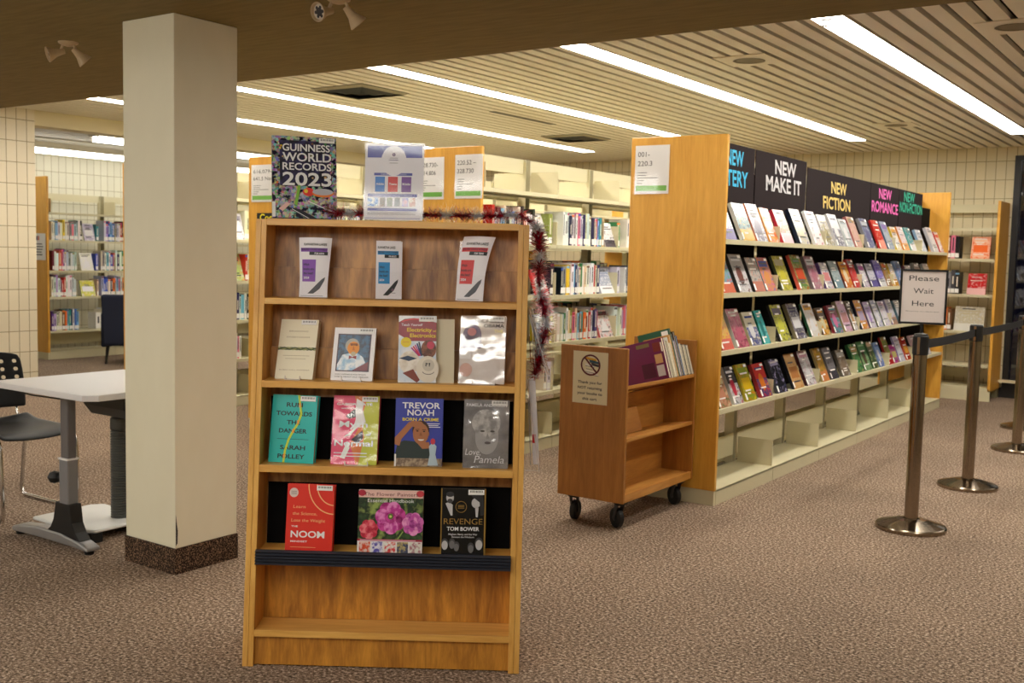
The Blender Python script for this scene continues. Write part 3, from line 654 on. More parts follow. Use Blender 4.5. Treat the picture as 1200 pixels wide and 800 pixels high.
# range E: the far wall of the back room
XE = E_X + .30 - .03
EV = [(1.444, 'the upper shelf of the back-room wall', [(61, 97, 'wrliyyltgqupwk')], (99, 112, .22, (W_, W_, (190, 180, 210))), (113, 116, 't'), [(122, 146, 'hiblbgqrrk')]),
      (1.076, 'the second shelf of the back-room wall', [(62, 90, 'mrwoqpwagbik')], (95, 110, .22, ((240, 236, 214), (244, 240, 220), W_)), (112, 115, 'b'), [(118, 146, 'cgwlwbrwnwe')]),
      (.757, 'the third shelf of the back-room wall', [(60, 89, 'kkiwgrrwkwhl')], (95, 112, .2, ((170, 190, 90), W_, (220, 210, 60))), (114, 116, 'c'), [(119, 146, 'lbbonoplqbo')]),
      (.345, 'the lowest filled shelf of the back-room wall', [(60, 92, 'pinwwuoltnwbl')], None, (112, 118, 'u'), [(119, 132, 'wwlnl')])]
for z, wh, rows1, fc, ex, rows2 in EV:
    gg = 'books on ' + wh; n = 0
    for (xa, xb, s) in rows1: n = spine_row(XE, z, xa, xb, C(s), wh, gg, hs=(.2, .27), start=n)
    if fc: facing(XE, z, fc[0], fc[1], fc[2], fc[3], '%s book facing out on %s' % (cname(fc[3][0]), wh), gg, 16, .015)
    n = spine_row(XE, z, ex[0], ex[1], C(ex[2]), wh, gg, hs=(.2, .21), start=n)
    for (xa, xb, s) in rows2: n = spine_row(XE, z, xa, xb, C(s), wh, gg, hs=(.2, .26), start=n)
# wall unit by the window
def onR(px, py, y=11.70): return at(px, py, 'Y', y)
for (x0, x1, z, h, cols, lab, dsg) in [(1137, 1159, 1.461, .235, ((236, 96, 40), (240, 110, 50), (240, 190, 160)), 'bright orange book facing out on the unit by the dark window', 4), (1135, 1157, 1.092, .225, ((200, 40, 44), (230, 180, 180), (190, 30, 36)), 'red and white book facing out on the unit by the dark window', 1),
      (1122, 1157, .712, .26, ((200, 200, 196), (216, 214, 206), (190, 180, 150)), 'pale grey magazine facing out behind the second belt post', 1)]:
    a, c = onR(x0, 300), onR(x1, 300)
    face_book(lab, ((a.x + c.x) / 2, 11.70, z + .0015), 0, R(15), c.x - a.x, h, .02, *cols, None, None, dsg, False)
for (x0, z, s, wh) in [(1109, 1.461, 'mqk', 'upper shelf of the unit by the window'), (1106, 1.092, 'wghk', 'middle shelf of the unit by the window'), (1104, .712, 'wou', 'shelf right of the wait sign')]:
    x = onR(x0, 300).x
    for i, c in enumerate(C(s)):
        spine_book('%s spine on the %s, %s from the left' % (cname(c), wh, ORD[i]), (x, 11.70, z + .001), 0, .04, random.uniform(.22, .25), .17, c, 'books on the unit by the window'); x += .042

# ------------------------------------------------------------------ signs on the ranges
def sheet_sign(name, label, cat, W, H, loc, yaw, paint, group=None, clearfront=True, lean=0, paper=None):
    t = thing(name, label, cat, loc, None, group); t.rotation_euler = Euler((-lean, 0, yaw))
    b = MB(paper or WHITE); b.box(-W / 2, W / 2, 0, .0012, 0, H); a = Art(b, W, H, 0); paint(a); b.build('sheet', t)
    if clearfront:
        b = MB(ACRYL); b.box(-W / 2 - .004, W / 2 + .004, -.006, -.0045, -.003, H + .004); b.build('clear_front', t)
    return t
GRN = flat((120, 190, 80), .5); GTXT = flat((96, 94, 98), .6)
def range_paint(l1, l2):
    def f(a):
        a.text(l1, .08, .82, .10, INK, 2, .085 * len(l1), False, 'L').text(l2, .08, .63, .10, INK, 2, .085 * len(l2), False, 'L')
        for i, (z, x) in enumerate(((.44, .36), (.385, .33), (.33, .66), (.275, .28), (.22, .24))): a.rect(.08, z - .006, x, z + .006, GTXT, 2)
        a.rect(.04, .06, .94, .17, GRN, 2)
    return f
def panel_sign(label, x0, x1, yt, yb, l1, l2):
    a, c, d = at(x0, yt, 'Y', Y0 - .005), at(x1, yt, 'Y', Y0 - .005), at((x0 + x1) / 2, yb, 'Y', Y0 - .005)
    sheet_sign('shelf_sign', label, 'sign', c.x - a.x, a.z - d.z, ((a.x + c.x) / 2, Y0 - .004, d.z), 0, range_paint(l1, l2))
panel_sign('white range sign 001-220.3 with a green band on the tall oak end panel', 745, 785, 171, 227, '001-', '220.3')
panel_sign('white range sign 220.52 - 328.730 with green band, beside the flyer stand', 533.5, 566, 181.5, 232.5, '220.52 –', '328.730')
panel_sign('white range sign 328.730-, partly hidden by the flyer stand', 491, 520.5, 185, 233.5, '328.730-', '414.806')
panel_sign('white range sign 616.079 half hidden left of the tall black record book', 294.5, 326, 193.5, 236.5, '616.079-', '641.5 New')
p = at(301, 249.5, 'Y', Y0 - .003); q = at(324, 260, 'Y', Y0 - .003)
sheet_sign('shelf_sign', 'black sign with yellow lettering peeking above the bookcase corner', 'sign', q.x - p.x + .09, .16, ((p.x + q.x) / 2 + .045, Y0 - .003, p.z - .16), 0,
           lambda a: a.text('Cook', .42, .80, .30, flat((232, 220, 30), .5), 2, .62, True), None, False, 0, BLACK)
p = at(52, 305, 'Y', 7.198); q = at(41, 272, 'Y', 7.198)
def notice(a):
    a.rect(.12, .74, .3, .9, flat((60, 60, 110), .5), 2).rect(.32, .74, .46, .9, flat((220, 130, 110), .5), 2)
    for z in (.6, .5, .4, .3, .2): a.rect(.1, z - .02, .8 - random.random() * .2, z + .02, GTXT, 2)
sheet_sign('shelf_sign', 'white notice on the oak panel at the edge of the tiled wall', 'sign', .24, .32, (-11.96, 7.196, 1.20), 0, notice, None, False)
# black letter boards above the new books
BX = A_X + .135
for (x0, x1, ztop, l1, l2, colr, c1, c2, nm, lab) in [(838, 883.5, 2.085, 'NEW', 'MYSTERY', (40, 180, 226), .55, .55, 'x', 'black board with blue NEW MYSTERY letters, cut off by the tall oak panel'),
        (884.5, 944.5, 2.085, 'NEW', 'MAKE IT', (212, 210, 214), .56, .52, 'x', 'black board with silver NEW MAKE IT letters'), (945.5, 1020.5, 2.05, 'NEW', 'FICTION', (236, 206, 120), .60, .56, 'x', 'black board with pale gold NEW FICTION letters'),
        (1021, 1054, 2.05, 'NEW', 'ROMANCE', (240, 110, 190), .55, .52, 'x', 'black board with pink NEW ROMANCE letters'), (1054.5, 1082, 2.05, 'NEW', 'NON-FICTION', (40, 180, 150), .5, .5, 'x', 'black board with green NEW NON-FICTION letters')]:
    ya, yb = Y0 + .032 if l2 == 'MYSTERY' else at(x0, 220, 'X', BX).y, min(at(x1, 220, 'X', BX).y, Y0 + .02 + 6 * SEC)
    W = yb - ya; H = ztop - 1.62
    t = thing('letter_board', lab, 'sign', (BX, (ya + yb) / 2, 1.62), R(90), 'letter boards above the new books')
    b = MB(BOARD); b.box(-W / 2 + .003, W / 2 - .003, 0, .006, 0, H); b.build('board', t)
    b = MB(); a = Art(b, W, H, 0); cm = flat(colr, .5)
    full = W
    n1, n2, cx1, cx2, w1, w2_ = {'MYSTERY': (.83, .57, .60, .50, .34, .74), 'MAKE IT': (.83, .59, .57, .55, .42, .70), 'FICTION': (.76, .49, .47, .45, .24, .42), 'ROMANCE': (.83, .57, .50, .52, .45, .94), 'NON-FICTION': (.87, .65, .42, .52, .45, .96)}[l2]
    a.text(l1, cx1, n1, .19, cm, 3, w1, True, 'C', -.05); a.text(l2, cx2, n2, .20, cm, 3, w2_, True, 'C', -.05)
    b.build('letters', t)

# ------------------------------------------------------------------ the oak display bookcase
BC_O = Vector((-2.687, 2.319, 0)); BC_A = R(34.13); BW = .9307; KL = .17 / 1.5
BCM = Matrix.Translation(BC_O) @ Matrix.Rotation(BC_A, 4, 'Z')
bc = thing('display_bookcase', 'tall oak display bookcase with face-out books in the foreground', 'bookcase', BC_O, BC_A)
FR = lambda z: KL * z
DEEP = .40
for x0 in (0, BW - .037):
    for xx, wd in ((x0, .0182), (x0 + .0188, .0182)):
        b = MB(OAK); b.prism([(FR(0), 0), (DEEP, 0), (DEEP, 1.5), (FR(1.5), 1.5)], 'X', xx, xx + wd); b.build('side_panel', bc, bevel=.0015)
def bc_board(name, z0, z1, d0=0.0, d1=.128, mat=OAK_X, parent=bc):
    b = MB(mat); x0, x1 = .037, BW - .037
    P = [(FR(z0) + d0, z0), (FR(z0) + d1, z0), (FR(z1) + d1, z1), (FR(z1) + d0, z1)]
    b.prism(P, 'X', x0, x1); return b.build(name, parent, bevel=.001)
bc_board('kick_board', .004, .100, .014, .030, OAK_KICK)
bc_board('shelf', .100, .122)
bc_board('shelf', .358, .380); bc_board('shelf', .648, .672); bc_board('shelf', .932, .955); bc_board('shelf', 1.213, 1.234)
b = MB(OAK_X); b.prism([(FR(1.48), 1.48), (DEEP, 1.48), (DEEP, 1.503), (FR(1.503), 1.503)], 'X', .037, BW - .037); b.build('top', bc, bevel=.001)
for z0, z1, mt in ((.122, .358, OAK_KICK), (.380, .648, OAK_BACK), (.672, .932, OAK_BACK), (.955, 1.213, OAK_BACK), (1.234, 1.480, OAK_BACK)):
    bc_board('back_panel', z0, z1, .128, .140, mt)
b = MB(OAK_KICK); b.box(.037, BW - .037, DEEP - .012, DEEP, .0, 1.48); b.build('rear_panel', bc)
for z in (.955, 1.234): bc_board('back_stop', z, z + .105, .112, .124, OAK_BACK)
for z, h in ((.380, .21), (.672, .215)):
    b = MB(BLACKCLOTH); b.prism([(FR(z) + .120, z), (FR(z) + .126, z), (FR(z + h) + .126, z + h), (FR(z + h) + .120, z + h)], 'X', .042, BW - .042); b.build('black_backing', bc)
# ribbed black lip on the lowest display shelf
pts = []
for i in range(5):
    z0 = .342 + i * .0102
    pts += [(FR(z0) - .006, z0), (FR(z0) - .017, z0 + .001), (FR(z0) - .020, z0 + .004), (FR(z0) - .006, z0 + .0092)]
pts += [(FR(.393) - .010, .393), (FR(.39) - .001, .390), (FR(.342) - .001, .342)]
b = MB(RUBBER); b.prism(pts, 'X', .036, BW - .036); b.build('ribbed_lip', bc)

def bcp(s, y, z): return BCM @ Vector((s, y, z))
def cover_book(label, s, y0, z, yaw, lean, W, H, th, roll, base, spine, paint, group='display books in the oak bookcase', hard=True, sticker=True, jacket=None, name='book'):
    "a display book with its own parts; y0 is measured from the sloping front line"
    t = thing(name, label, 'book', (0, 0, 0), None, group)
    t.matrix_world = BCM @ Matrix.Translation((s, FR(z) + y0, z + .001 + (W / 2 * abs(math.sin(R(roll)))))) @ Matrix.Rotation(R(yaw), 4, 'Z') @ Matrix.Rotation(R(-lean), 4, 'X') @ Matrix.Rotation(R(-roll), 4, 'Y')
    e = .004 if hard else 0.0
    b = MB(spine); b.box(-W / 2, -W / 2 + .002, .0022, th - .0022, 0, H); b.box(-W / 2, W / 2, th - .0022, th, 0, H); b.build('back_cover', t)
    b = MB(PAGES); b.box(-W / 2 + .002, W / 2 - e, .0022, th - .0022, e, H - e); b.build('page_block', t)
    b = MB(base); b.box(-W / 2, W / 2, 0, .0022, 0, H); a = Art(b, W, H, 0); paint(a); b.build('front_cover', t)
    if sticker:
        b = MB(LABEL); b.box(W / 2 - .06, W / 2 - .006, -.0042, -.0035, H - .020, H - .003)
        b.m(GTXT); aa = Art(b, W, H, -.0042); 
        for i in range(13): x = 1 - (.054 - i * .0034) / W; aa.rect(x, 1 - .0125 / H, x + (.0012 + .001 * (i % 3 == 0)) / W, 1 - .006 / H, INK, 1)
        b.build('barcode_label', t)
    if jacket is not None:
        b = MB(jacket); b.box(-W / 2 - .001, W / 2 + .001, -.0052, -.0048, 0, H + .001); b.build('plastic_jacket', t)
    return t
JACK = clear((255, 255, 255), .06, .014, .22, 9.0); JACK2 = clear((255, 255, 255), .08, .05, .34, 7.0)
fl = flat
def p_braid(a):
    br = fl((96, 104, 50), .5); b2 = fl((150, 150, 84), .5); tx = fl((170, 150, 110), .6)
    n = 26
    for ph, m_, L in ((0, br, 2), (2.1, b2, 3), (4.2, fl((70, 80, 36), .5), 4)):
        a.line([(i / n, .505 + .018 * math.sin(i * .85 + ph)) for i in range(n + 1)], .0045, m_, L)
    a.text('BRAIDING', .5, .80, .026, tx, 2, .5).text('SWEETGRASS', .5, .70, .026, tx, 2, .62)
    a.text('ROBIN WALL KIMMERER', .5, .15, .020, tx, 2, .8); a.rect(.15, .385, .85, .391, tx, 2).rect(.22, .335, .76, .341, tx, 2)
cover_book('cream paperback with a green braid across its cover, leftmost on the second display shelf', .134, .045, .955, -6.3, 21, .134, .214, .030, .5, fl((236, 226, 196), .4), fl((226, 214, 176), .5), p_braid, hard=False)
def p_portrait(a):
    a.rect(.10, .17, .90, .88, fl((70, 40, 60), .4), 2).rect(.13, .19, .87, .86, blotch((16, 40, 70), (40, 90, 130), 60, .3), 3)
    a.poly([(.13, .19), (.13, .30), (.24, .48), (.42, .52), (.60, .52), (.74, .44), (.80, .34), (.62, .19)], blotch((150, 190, 220), (236, 240, 246), 40, .3), 4)
    a.poly([(.50, .19), (.87, .36), (.87, .19)], fl((120, 14, 34), .3), 5)
    a.ell(.46, .66, .17, .135, fl((176, 172, 164), .4), 5).ell(.49, .61, .145, .125, fl((236, 150, 40), .4), 6).ell(.50, .50, .06, .045, fl((196, 180, 150), .4), 7)
    a.poly([(.40, .70), (.58, .70), (.60, .66), (.42, .66)], fl((150, 80, 20), .4), 7).ell(.44, .665, .018, .01, fl((40, 24, 14), .4), 8).ell(.56, .665, .018, .01, fl((40, 24, 14), .4), 8).poly([(.49, .66), (.53, .57), (.47, .57)], fl((206, 110, 24), .4), 8)
    a.poly([(.40, .47), (.40, .40), (.48, .43), (.58, .40), (.58, .47), (.48, .445)], fl((140, 10, 30), .3), 8)
    a.text('WHAT HAPPENED & WHAT REMAINS', .47, .115, .020, INK, 3, .74).text('POEMS ABOUT OLD FRIENDS', .5, .068, .020, INK, 3, .80)
cover_book('white paperback with a painted portrait of a man in a red bow tie', .333, .040, .955, -6.9, 18, .147, .186, .016, .5, fl((240, 236, 238), .35), WHITE, p_portrait, hard=False)
def p_elec(a):
    a.rect(0, 0, 1, 1, blotch((214, 226, 240), (246, 246, 250), 20, .25), 1)
    a.poly([(0, .90), (.15, .95), (.4, .965), (.7, .95), (1, .90), (1, .62), (.3, .62), (0, .72)], fl((150, 16, 30), .3), 2)
    a.ring(.45, .62, .75, .34, .004, fl((226, 60, 60), .3), 3, 60, 120)
    a.text('Teach Yourself', .07, .865, .036, fl((240, 226, 230), .4), 4, .56, True, 'L').text('Electricity', .22, .79, .056, fl((246, 214, 50), .4), 4, .66, True, 'L').text('Electronics', .30, .705, .056, fl((246, 214, 50), .4), 4, .68, True, 'L')
    a.text('and', .95, .775, .028, fl((246, 214, 50), .4), 4, .08, True)
    a.ell(.2, .60, .14, .075, fl((246, 220, 40), .4), 5).rect(.11, .60, .28, .606, fl((220, 110, 40), .4), 6)
    for i, c in enumerate(((170, 40, 130), (210, 30, 60), (190, 90, 150), (30, 50, 110), (60, 60, 70))): a.line([(.34 + i * .05, .52 + i * .022), (.55 + i * .02, .40)], .005, fl(c, .4), 5)
    a.ell(.30, .30, .28, .17, blotch((220, 206, 190), (244, 236, 226), 30, .4), 4).poly([(.02, .36), (.25, .40), (.5, .36), (.28, .32)], fl((40, 60, 90), .4), 5)
    a.ell(.80, .50, .20, .14, blotch((150, 90, 60), (90, 50, 34), 60, .4), 4).ell(.85, .56, .10, .06, fl((206, 50, 80), .35), 5)
    a.ell(.78, .20, .30, .20, fl((232, 222, 206), .4), 6).ell(.80, .26, .16, .09, fl((206, 196, 180), .4), 7)
    a.text('?!', .78, .27, .05, fl((50, 40, 40), .4), 8, .14, True).ring(.80, .17, .16, .05, .002, fl((80, 60, 50), .4), 8, 190, 350)
    a.poly([(.12, .14), (.40, .20), (.58, .04), (.50, 0), (.42, .03)], fl((130, 50, 30), .4), 6)
el = cover_book('thick paperback about electricity with yellow title, standing open with blank page beside it', .559, .030, .955, 3.8, 11.8, .129, .230, .020, .3, WHITE, fl((150, 20, 30), .4), p_elec, hard=False)
b = MB(PAGES); b.box(.0645, .0645 + .062, .016, .030, 0, .222); b.build('open_pages', el)
def p_obama(a):
    a.rect(0, 0, 1, 1, fl((206, 190, 180), .3), 1).ell(.26, .70, .21, .18, fl((84, 40, 90), .3), 2).rect(.05, .52, .47, .70, fl((90, 44, 96), .3), 2).ell(.25, .76, .10, .06, fl((206, 110, 110), .3), 3)
    a.rect(.0, .36, .25, .52, fl((224, 216, 210), .3), 3).ell(.15, .2, .14, .10, fl((206, 150, 130), .3), 3)
    dk = fl((54, 34, 44), .4)
    a.text('MICHELLE', .96, .925, .050, dk, 3, .66, True, 'R').text('OBAMA', .96, .855, .050, dk, 3, .45, True, 'R').text('THE', .94, .775, .045, fl((250, 236, 150), .4), 3, .2, True, 'R')
    a.text('LIGHT', .93, .66, .05, fl((240, 236, 240), .4), 3, .40, True, 'R').text('WE CARRY', .93, .56, .05, fl((240, 236, 240), .4), 3, .60, True, 'R').rect(.45, .42, .93, .426, dk, 3).rect(.5, .39, .9, .396, dk, 3)
cover_book('shiny plastic-jacketed memoir with a purple figure, rightmost on the second display shelf', .778, .035, .955, -4.6, 15, .156, .237, .028, .5, fl((206, 190, 180), .3), fl((206, 196, 190), .3), p_obama, jacket=JACK2)
def p_teal(a):
    k = fl((14, 34, 36), .4)
    for t_, z, wf in (('RUN', .855, .36), ('TOWARDS', .725, .80), ('THE', .595, .30), ('DANGER', .47, .62)): a.text(t_, .5, z, .062, k, 3, wf, True)
    a.text('SARAH', .52, .225, .062, k, 3, .56, True).text('POLLEY', .50, .095, .062, k, 3, .60, True).rect(.16, .345, .86, .350, k, 2)
    a.line([(.58, 1), (.62, .86), (.66, .72), (.60, .58), (.50, .46), (.42, .34), (.36, .18), (.34, 0)], .0075, fl((196, 220, 50), .4), 4)
    for z, x in ((.85, .62), (.47, .51), (.60, .60), (.1, .345)): a.rect(x - .02, z - .03, x + .02, z + .03, fl((230, 160, 60), .4), 5)
TEALC = fl((20, 186, 180), .3)
cover_book('turquoise hardback titled RUN TOWARDS THE DANGER', .134, .040, .672, -7.5, 11.8, .160, .232, .026, 0, TEALC, TEALC, p_teal)
def p_myth(a):
    a.rect(0, 0, 1, 1, fl((226, 50, 100), .3), 1).poly([(.45, 1), (.62, .6), (.40, .3), (.55, 0), (1, 0), (1, 1)], fl((226, 120, 40), .3), 2).poly([(.74, 1), (.62, .66), (.70, .4), (.60, .0), (1, 0), (1, 1)], fl((196, 200, 30), .3), 3)
    a.poly([(.28, .70), (.45, .80), (.58, .80), (.56, .7), (.35, .66)], fl((40, 20, 40), .3), 4).poly([(.42, .36), (.66, .50), (.68, .38), (.56, .30)], fl((40, 20, 40), .3), 4)
    a.poly([(.50, .96), (.66, .90), (.64, .80), (.72, .62), (.52, .52), (.40, .42), (.26, .40), (.44, .50), (.50, .66), (.48, .80)], fl((240, 236, 236), .2), 5).poly([(.2, .1), (.34, .34), (.40, .24), (.30, .08)], fl((240, 236, 236), .2), 5)
    w2 = fl((240, 240, 244), .3)
    a.text('GABOR MATÉ', .46, .875, .032, w2, 6, .78, True).text('with Daniel', .40, .815, .026, w2, 6, .46).text('the', .44, .72, .05, w2, 6, .26).text('Myth', .46, .585, .085, w2, 6, .62, True).text('Normal', .48, .31, .085, w2, 6, .84, True).text('of', .80, .44, .04, w2, 6, .1)
    a.lines(.06, .86, (.165, .12), w2, .012, 6, .1)
cover_book('pink and lime hardback titled the Myth of Normal', .350, .035, .672, -1.1, 14.3, .158, .236, .030, 0, fl((226, 50, 100), .3), fl((200, 40, 70), .3), p_myth, jacket=JACK)
SKIN = (176, 112, 70)
def p_noah(a):
    sky = fl((60, 70, 170), .3); a.rect(0, 0, 1, 1, sky, 1).rect(0, 0, .035, .18, LABEL, 9)
    w2 = fl((236, 236, 240), .3)
    a.text('TREVOR', .54, .895, .085, w2, 4, .80, True).text('NOAH', .53, .79, .085, w2, 4, .56, True).text('BORN A CRIME', .53, .69, .045, fl((236, 214, 40), .4), 4, .76, True)
    a.lines(.66, .95, (.63, .605, .58), w2, .01, 4, .1)
    sk = fl(SKIN, .4); dk = fl((60, 36, 22), .5)
    a.poly([(0, .14), (.06, .34), (.2, .38), (.5, .36), (.78, .30), (.76, .12), (.55, .06), (0, .06)], fl((36, 50, 48), .5), 3)
    a.poly([(0, .32), (.0, .42), (.30, .66), (.38, .60), (.14, .40), (.1, .30)], sk, 5).poly([(.28, .60), (.34, .67), (.55, .66), (.62, .60), (.44, .57)], sk, 7)
    a.ell(.54, .54, .18, .135, dk, 5).ell(.54, .48, .165, .155, sk, 6).poly([(.45, .36), (.72, .36), (.74, .27), (.58, .26)], sk, 5)
    a.ell(.47, .52, .025, .010, dk, 7).ell(.61, .515, .025, .010, dk, 7).line([(.43, .54), (.51, .545)], .002, dk, 7).line([(.57, .54), (.65, .535)], .002, dk, 7).poly([(.54, .51), (.58, .45), (.51, .45)], fl((150, 90, 54), .4), 7)
    a.ell(.55, .40, .065, .022, fl((240, 236, 230), .4), 8, 14, 180, 360).ell(.70, .48, .02, .03, sk, 6)
    a.rect(0, 0, 1, .12, blotch((120, 100, 84), (176, 156, 130), 70, .5), 4)
    a.poly([(.70, .02), (.74, .18), (.72, .30), (.80, .36), (.88, .30), (.86, .18), (.92, .02)], fl((180, 200, 214), .5), 9).ell(.80, .37, .05, .045, fl((200, 50, 70), .5), 10)
cover_book('blue hardback by Trevor Noah with a smiling man, hand on his head', .571, .030, .672, 1.3, 9.2, .162, .232, .026, .1, fl((60, 70, 170), .3), fl((70, 80, 170), .3), p_noah, sticker=False)
def p_pam(a):
    g1 = blotch((110, 106, 108), (160, 156, 158), 14, .25, None, .3, .7); a.rect(0, 0, 1, 1, g1, 1)
    w2 = fl((236, 234, 238), .3)
    a.ell(.52, .46, .26, .26, fl((176, 172, 172), .3), 2).ell(.50, .66, .32, .20, blotch((150, 146, 146), (206, 202, 200), 30, .3), 3).ell(.42, .54, .05, .014, fl((50, 48, 50), .3), 4).ell(.64, .54, .05, .014, fl((50, 48, 50), .3), 4).ell(.54, .37, .07, .02, fl((96, 84, 86), .3), 4).poly([(.53, .52), (.58, .43), (.50, .43)], fl((150, 146, 146), .3), 4)
    a.text('PAMELA ANDERSON', .50, .92, .045, w2, 5, .90, True)
    a.text('Love,', .22, .235, .09, w2, 5, .34, False, 'C', .25).text('Pamela', .58, .13, .105, w2, 5, .66, False, 'C', .3)
cover_book('grey hardback in a crinkled plastic jacket, rightmost on the third display shelf', .799, .030, .672, -.9, 10.7, .154, .233, .030, 0, fl((130, 126, 128), .3), fl((110, 106, 108), .3), p_pam, jacket=clear((255, 255, 255), .07, .07, .55, 7.0))
def p_noom(a):
    cr = fl((246, 190, 130), .4); w2 = fl((244, 238, 236), .4)
    a.ring(1.0, 1.0, .56, .44, .0035, cr, 2, 180, 270).ring(1.0, 1.0, .38, .31, .0035, cr, 2, 180, 270).ell(.14, .87, .095, .070, fl((226, 206, 200), .4), 3).lines(.08, .2, (.89, .87, .85), GTXT, .006, 4)
    a.text('Learn', .14, .665, .045, cr, 3, .26, False, 'L', .1).text('the Science,', .13, .565, .045, cr, 3, .52, False, 'L', .1).text('Lose the Weight', .11, .465, .045, cr, 3, .72, False, 'L', .1)
    a.text('THE', .115, .375, .024, w2, 3, .14, True, 'L').text('NOOM', .11, .262, .095, w2, 3, .72, True, 'L').text('MINDSET', .11, .155, .024, w2, 3, .36, True, 'L').rect(.11, .068, .65, .074, cr, 3)
RED = fl((226, 44, 30), .3)
cover_book('red hardback titled THE NOOM MINDSET on the lowest display shelf', .209, .012, .380, -2.6, 10.1, .161, .228, .026, .1, RED, RED, p_noom)
def p_flower(a):
    a.rect(0, 0, 1, 1, blotch((60, 90, 50), (150, 170, 90), 26, .3, (24, 40, 30), .35, .62), 1).rect(0, .88, 1, 1, fl((236, 196, 186), .4), 2)
    a.ell(.05, .95, .06, .05, fl((180, 30, 60), .4), 3).ell(.95, .95, .06, .05, fl((210, 60, 70), .4), 3)
    a.text('The Flower Painters', .5, .935, .055, fl((130, 40, 50), .4), 4, .84).text('Essential Handbook', .5, .835, .055, fl((240, 240, 236), .4), 4, .72)
    def bloom(cx, cz, r, c1, c2, L, n=7):
        for i in range(n):
            t = 2 * math.pi * i / n + .3; a.ell(cx + r * .62 * math.cos(t), cz + r * .68 * math.sin(t), r * .52, r * .56, c1 if i % 2 else c2, L + (i % 2))
        a.ell(cx, cz, r * .42, r * .42, c2, L + 2)
    bloom(.50, .57, .21, blotch((196, 50, 150), (236, 140, 206), 50, .35), blotch((160, 24, 110), (210, 70, 160), 50, .35), 4)
    a.ell(.50, .59, .04, .045, fl((90, 120, 40), .4), 8).ell(.50, .59, .02, .02, fl((206, 210, 110), .4), 9)
    bloom(.85, .48, .15, blotch((200, 80, 170), (240, 160, 210), 50, .35), blotch((150, 40, 130), (220, 110, 190), 50, .35), 4)
    bloom(.17, .38, .13, blotch((220, 50, 80), (240, 130, 140), 50, .35), blotch((190, 30, 60), (230, 80, 100), 50, .35), 4)
    a.line([(.70, .36), (.62, .24)], .004, fl((150, 180, 90), .4), 9)
    a.rect(0, .205, 1, .235, fl((170, 20, 60), .4), 10).rect(0, 0, 1, .205, fl((236, 230, 226), .4), 10).rect(.04, .213, .9, .226, fl((230, 170, 190), .4), 11)
    for i, (c1, c2) in enumerate((((226, 80, 40), (236, 200, 190)), ((90, 80, 180), (230, 226, 240)), ((226, 60, 60), (240, 236, 230)), ((60, 66, 100), (190, 170, 110)), ((180, 120, 130), (226, 224, 214)))): a.rect(.03 + i * .195, .01, .2 + i * .195, .195, blotch(c1, c2, 90, .4), 11)
cover_book('square flower-painting book with magenta blooms on the lowest display shelf', .484, .012, .380, .5, 9.5, .219, .215, .016, 0, WHITE, fl((220, 206, 190), .4), p_flower, hard=False, sticker=False)
def p_rev(a):
    k = fl((14, 13, 14), .25); go = fl((176, 140, 70), .3, .6); gr = fl((196, 194, 196), .4); md = fl((110, 108, 110), .4); a.rect(0, 0, 1, 1, go, 1).rect(.025, 0, .965, 1, k, 2)
    a.ell(.20, .865, .085, .075, gr, 4).ell(.20, .915, .09, .04, fl((40, 38, 40), .4), 5).ell(.20, .815, .06, .035, fl((60, 56, 56), .4), 5).poly([(.10, .78), (.18, .80), (.26, .76), (.26, .60), (.22, .60)], gr, 3)
    a.ell(.78, .79, .10, .075, gr, 4).poly([(.66, .90), (.80, .95), (.94, .90), (.96, .62), (.88, .60), (.86, .80), (.74, .86)], fl((34, 32, 34), .4), 5).poly([(.76, .73), (.84, .72), (.82, .58), (.78, .58)], gr, 4)
    a.ring(.45, .73, .125, .085, .0016, go, 4).lines(.38, .52, (.75, .73, .71), go, .01, 4)
    a.text('REVENGE', .5, .515, .085, go, 5, .86).text('TOM BOWER', .5, .405, .056, fl((236, 236, 240), .4), 5, .72, True).text('Meghan, Harry, and the War', .5, .325, .026, gr, 5, .64, True).text('Between the Windsors', .5, .285, .026, gr, 5, .5, True)
    for x, z, r in ((.1, .16, .09), (.26, .17, .08), (.36, .13, .075), (.68, .11, .08), (.86, .17, .10)): a.ell(x, z + .03, r * .9, r * .8, fl((60, 58, 60), .4), 4).ell(x, z, r * .75, r * .75, gr if r > .08 else md, 5)
cover_book('black and gold hardback titled REVENGE on the lowest display shelf', .731, .012, .380, 2.2, 9.6, .152, .226, .034, .1, fl((14, 13, 14), .25), fl((60, 50, 40), .4), p_rev)
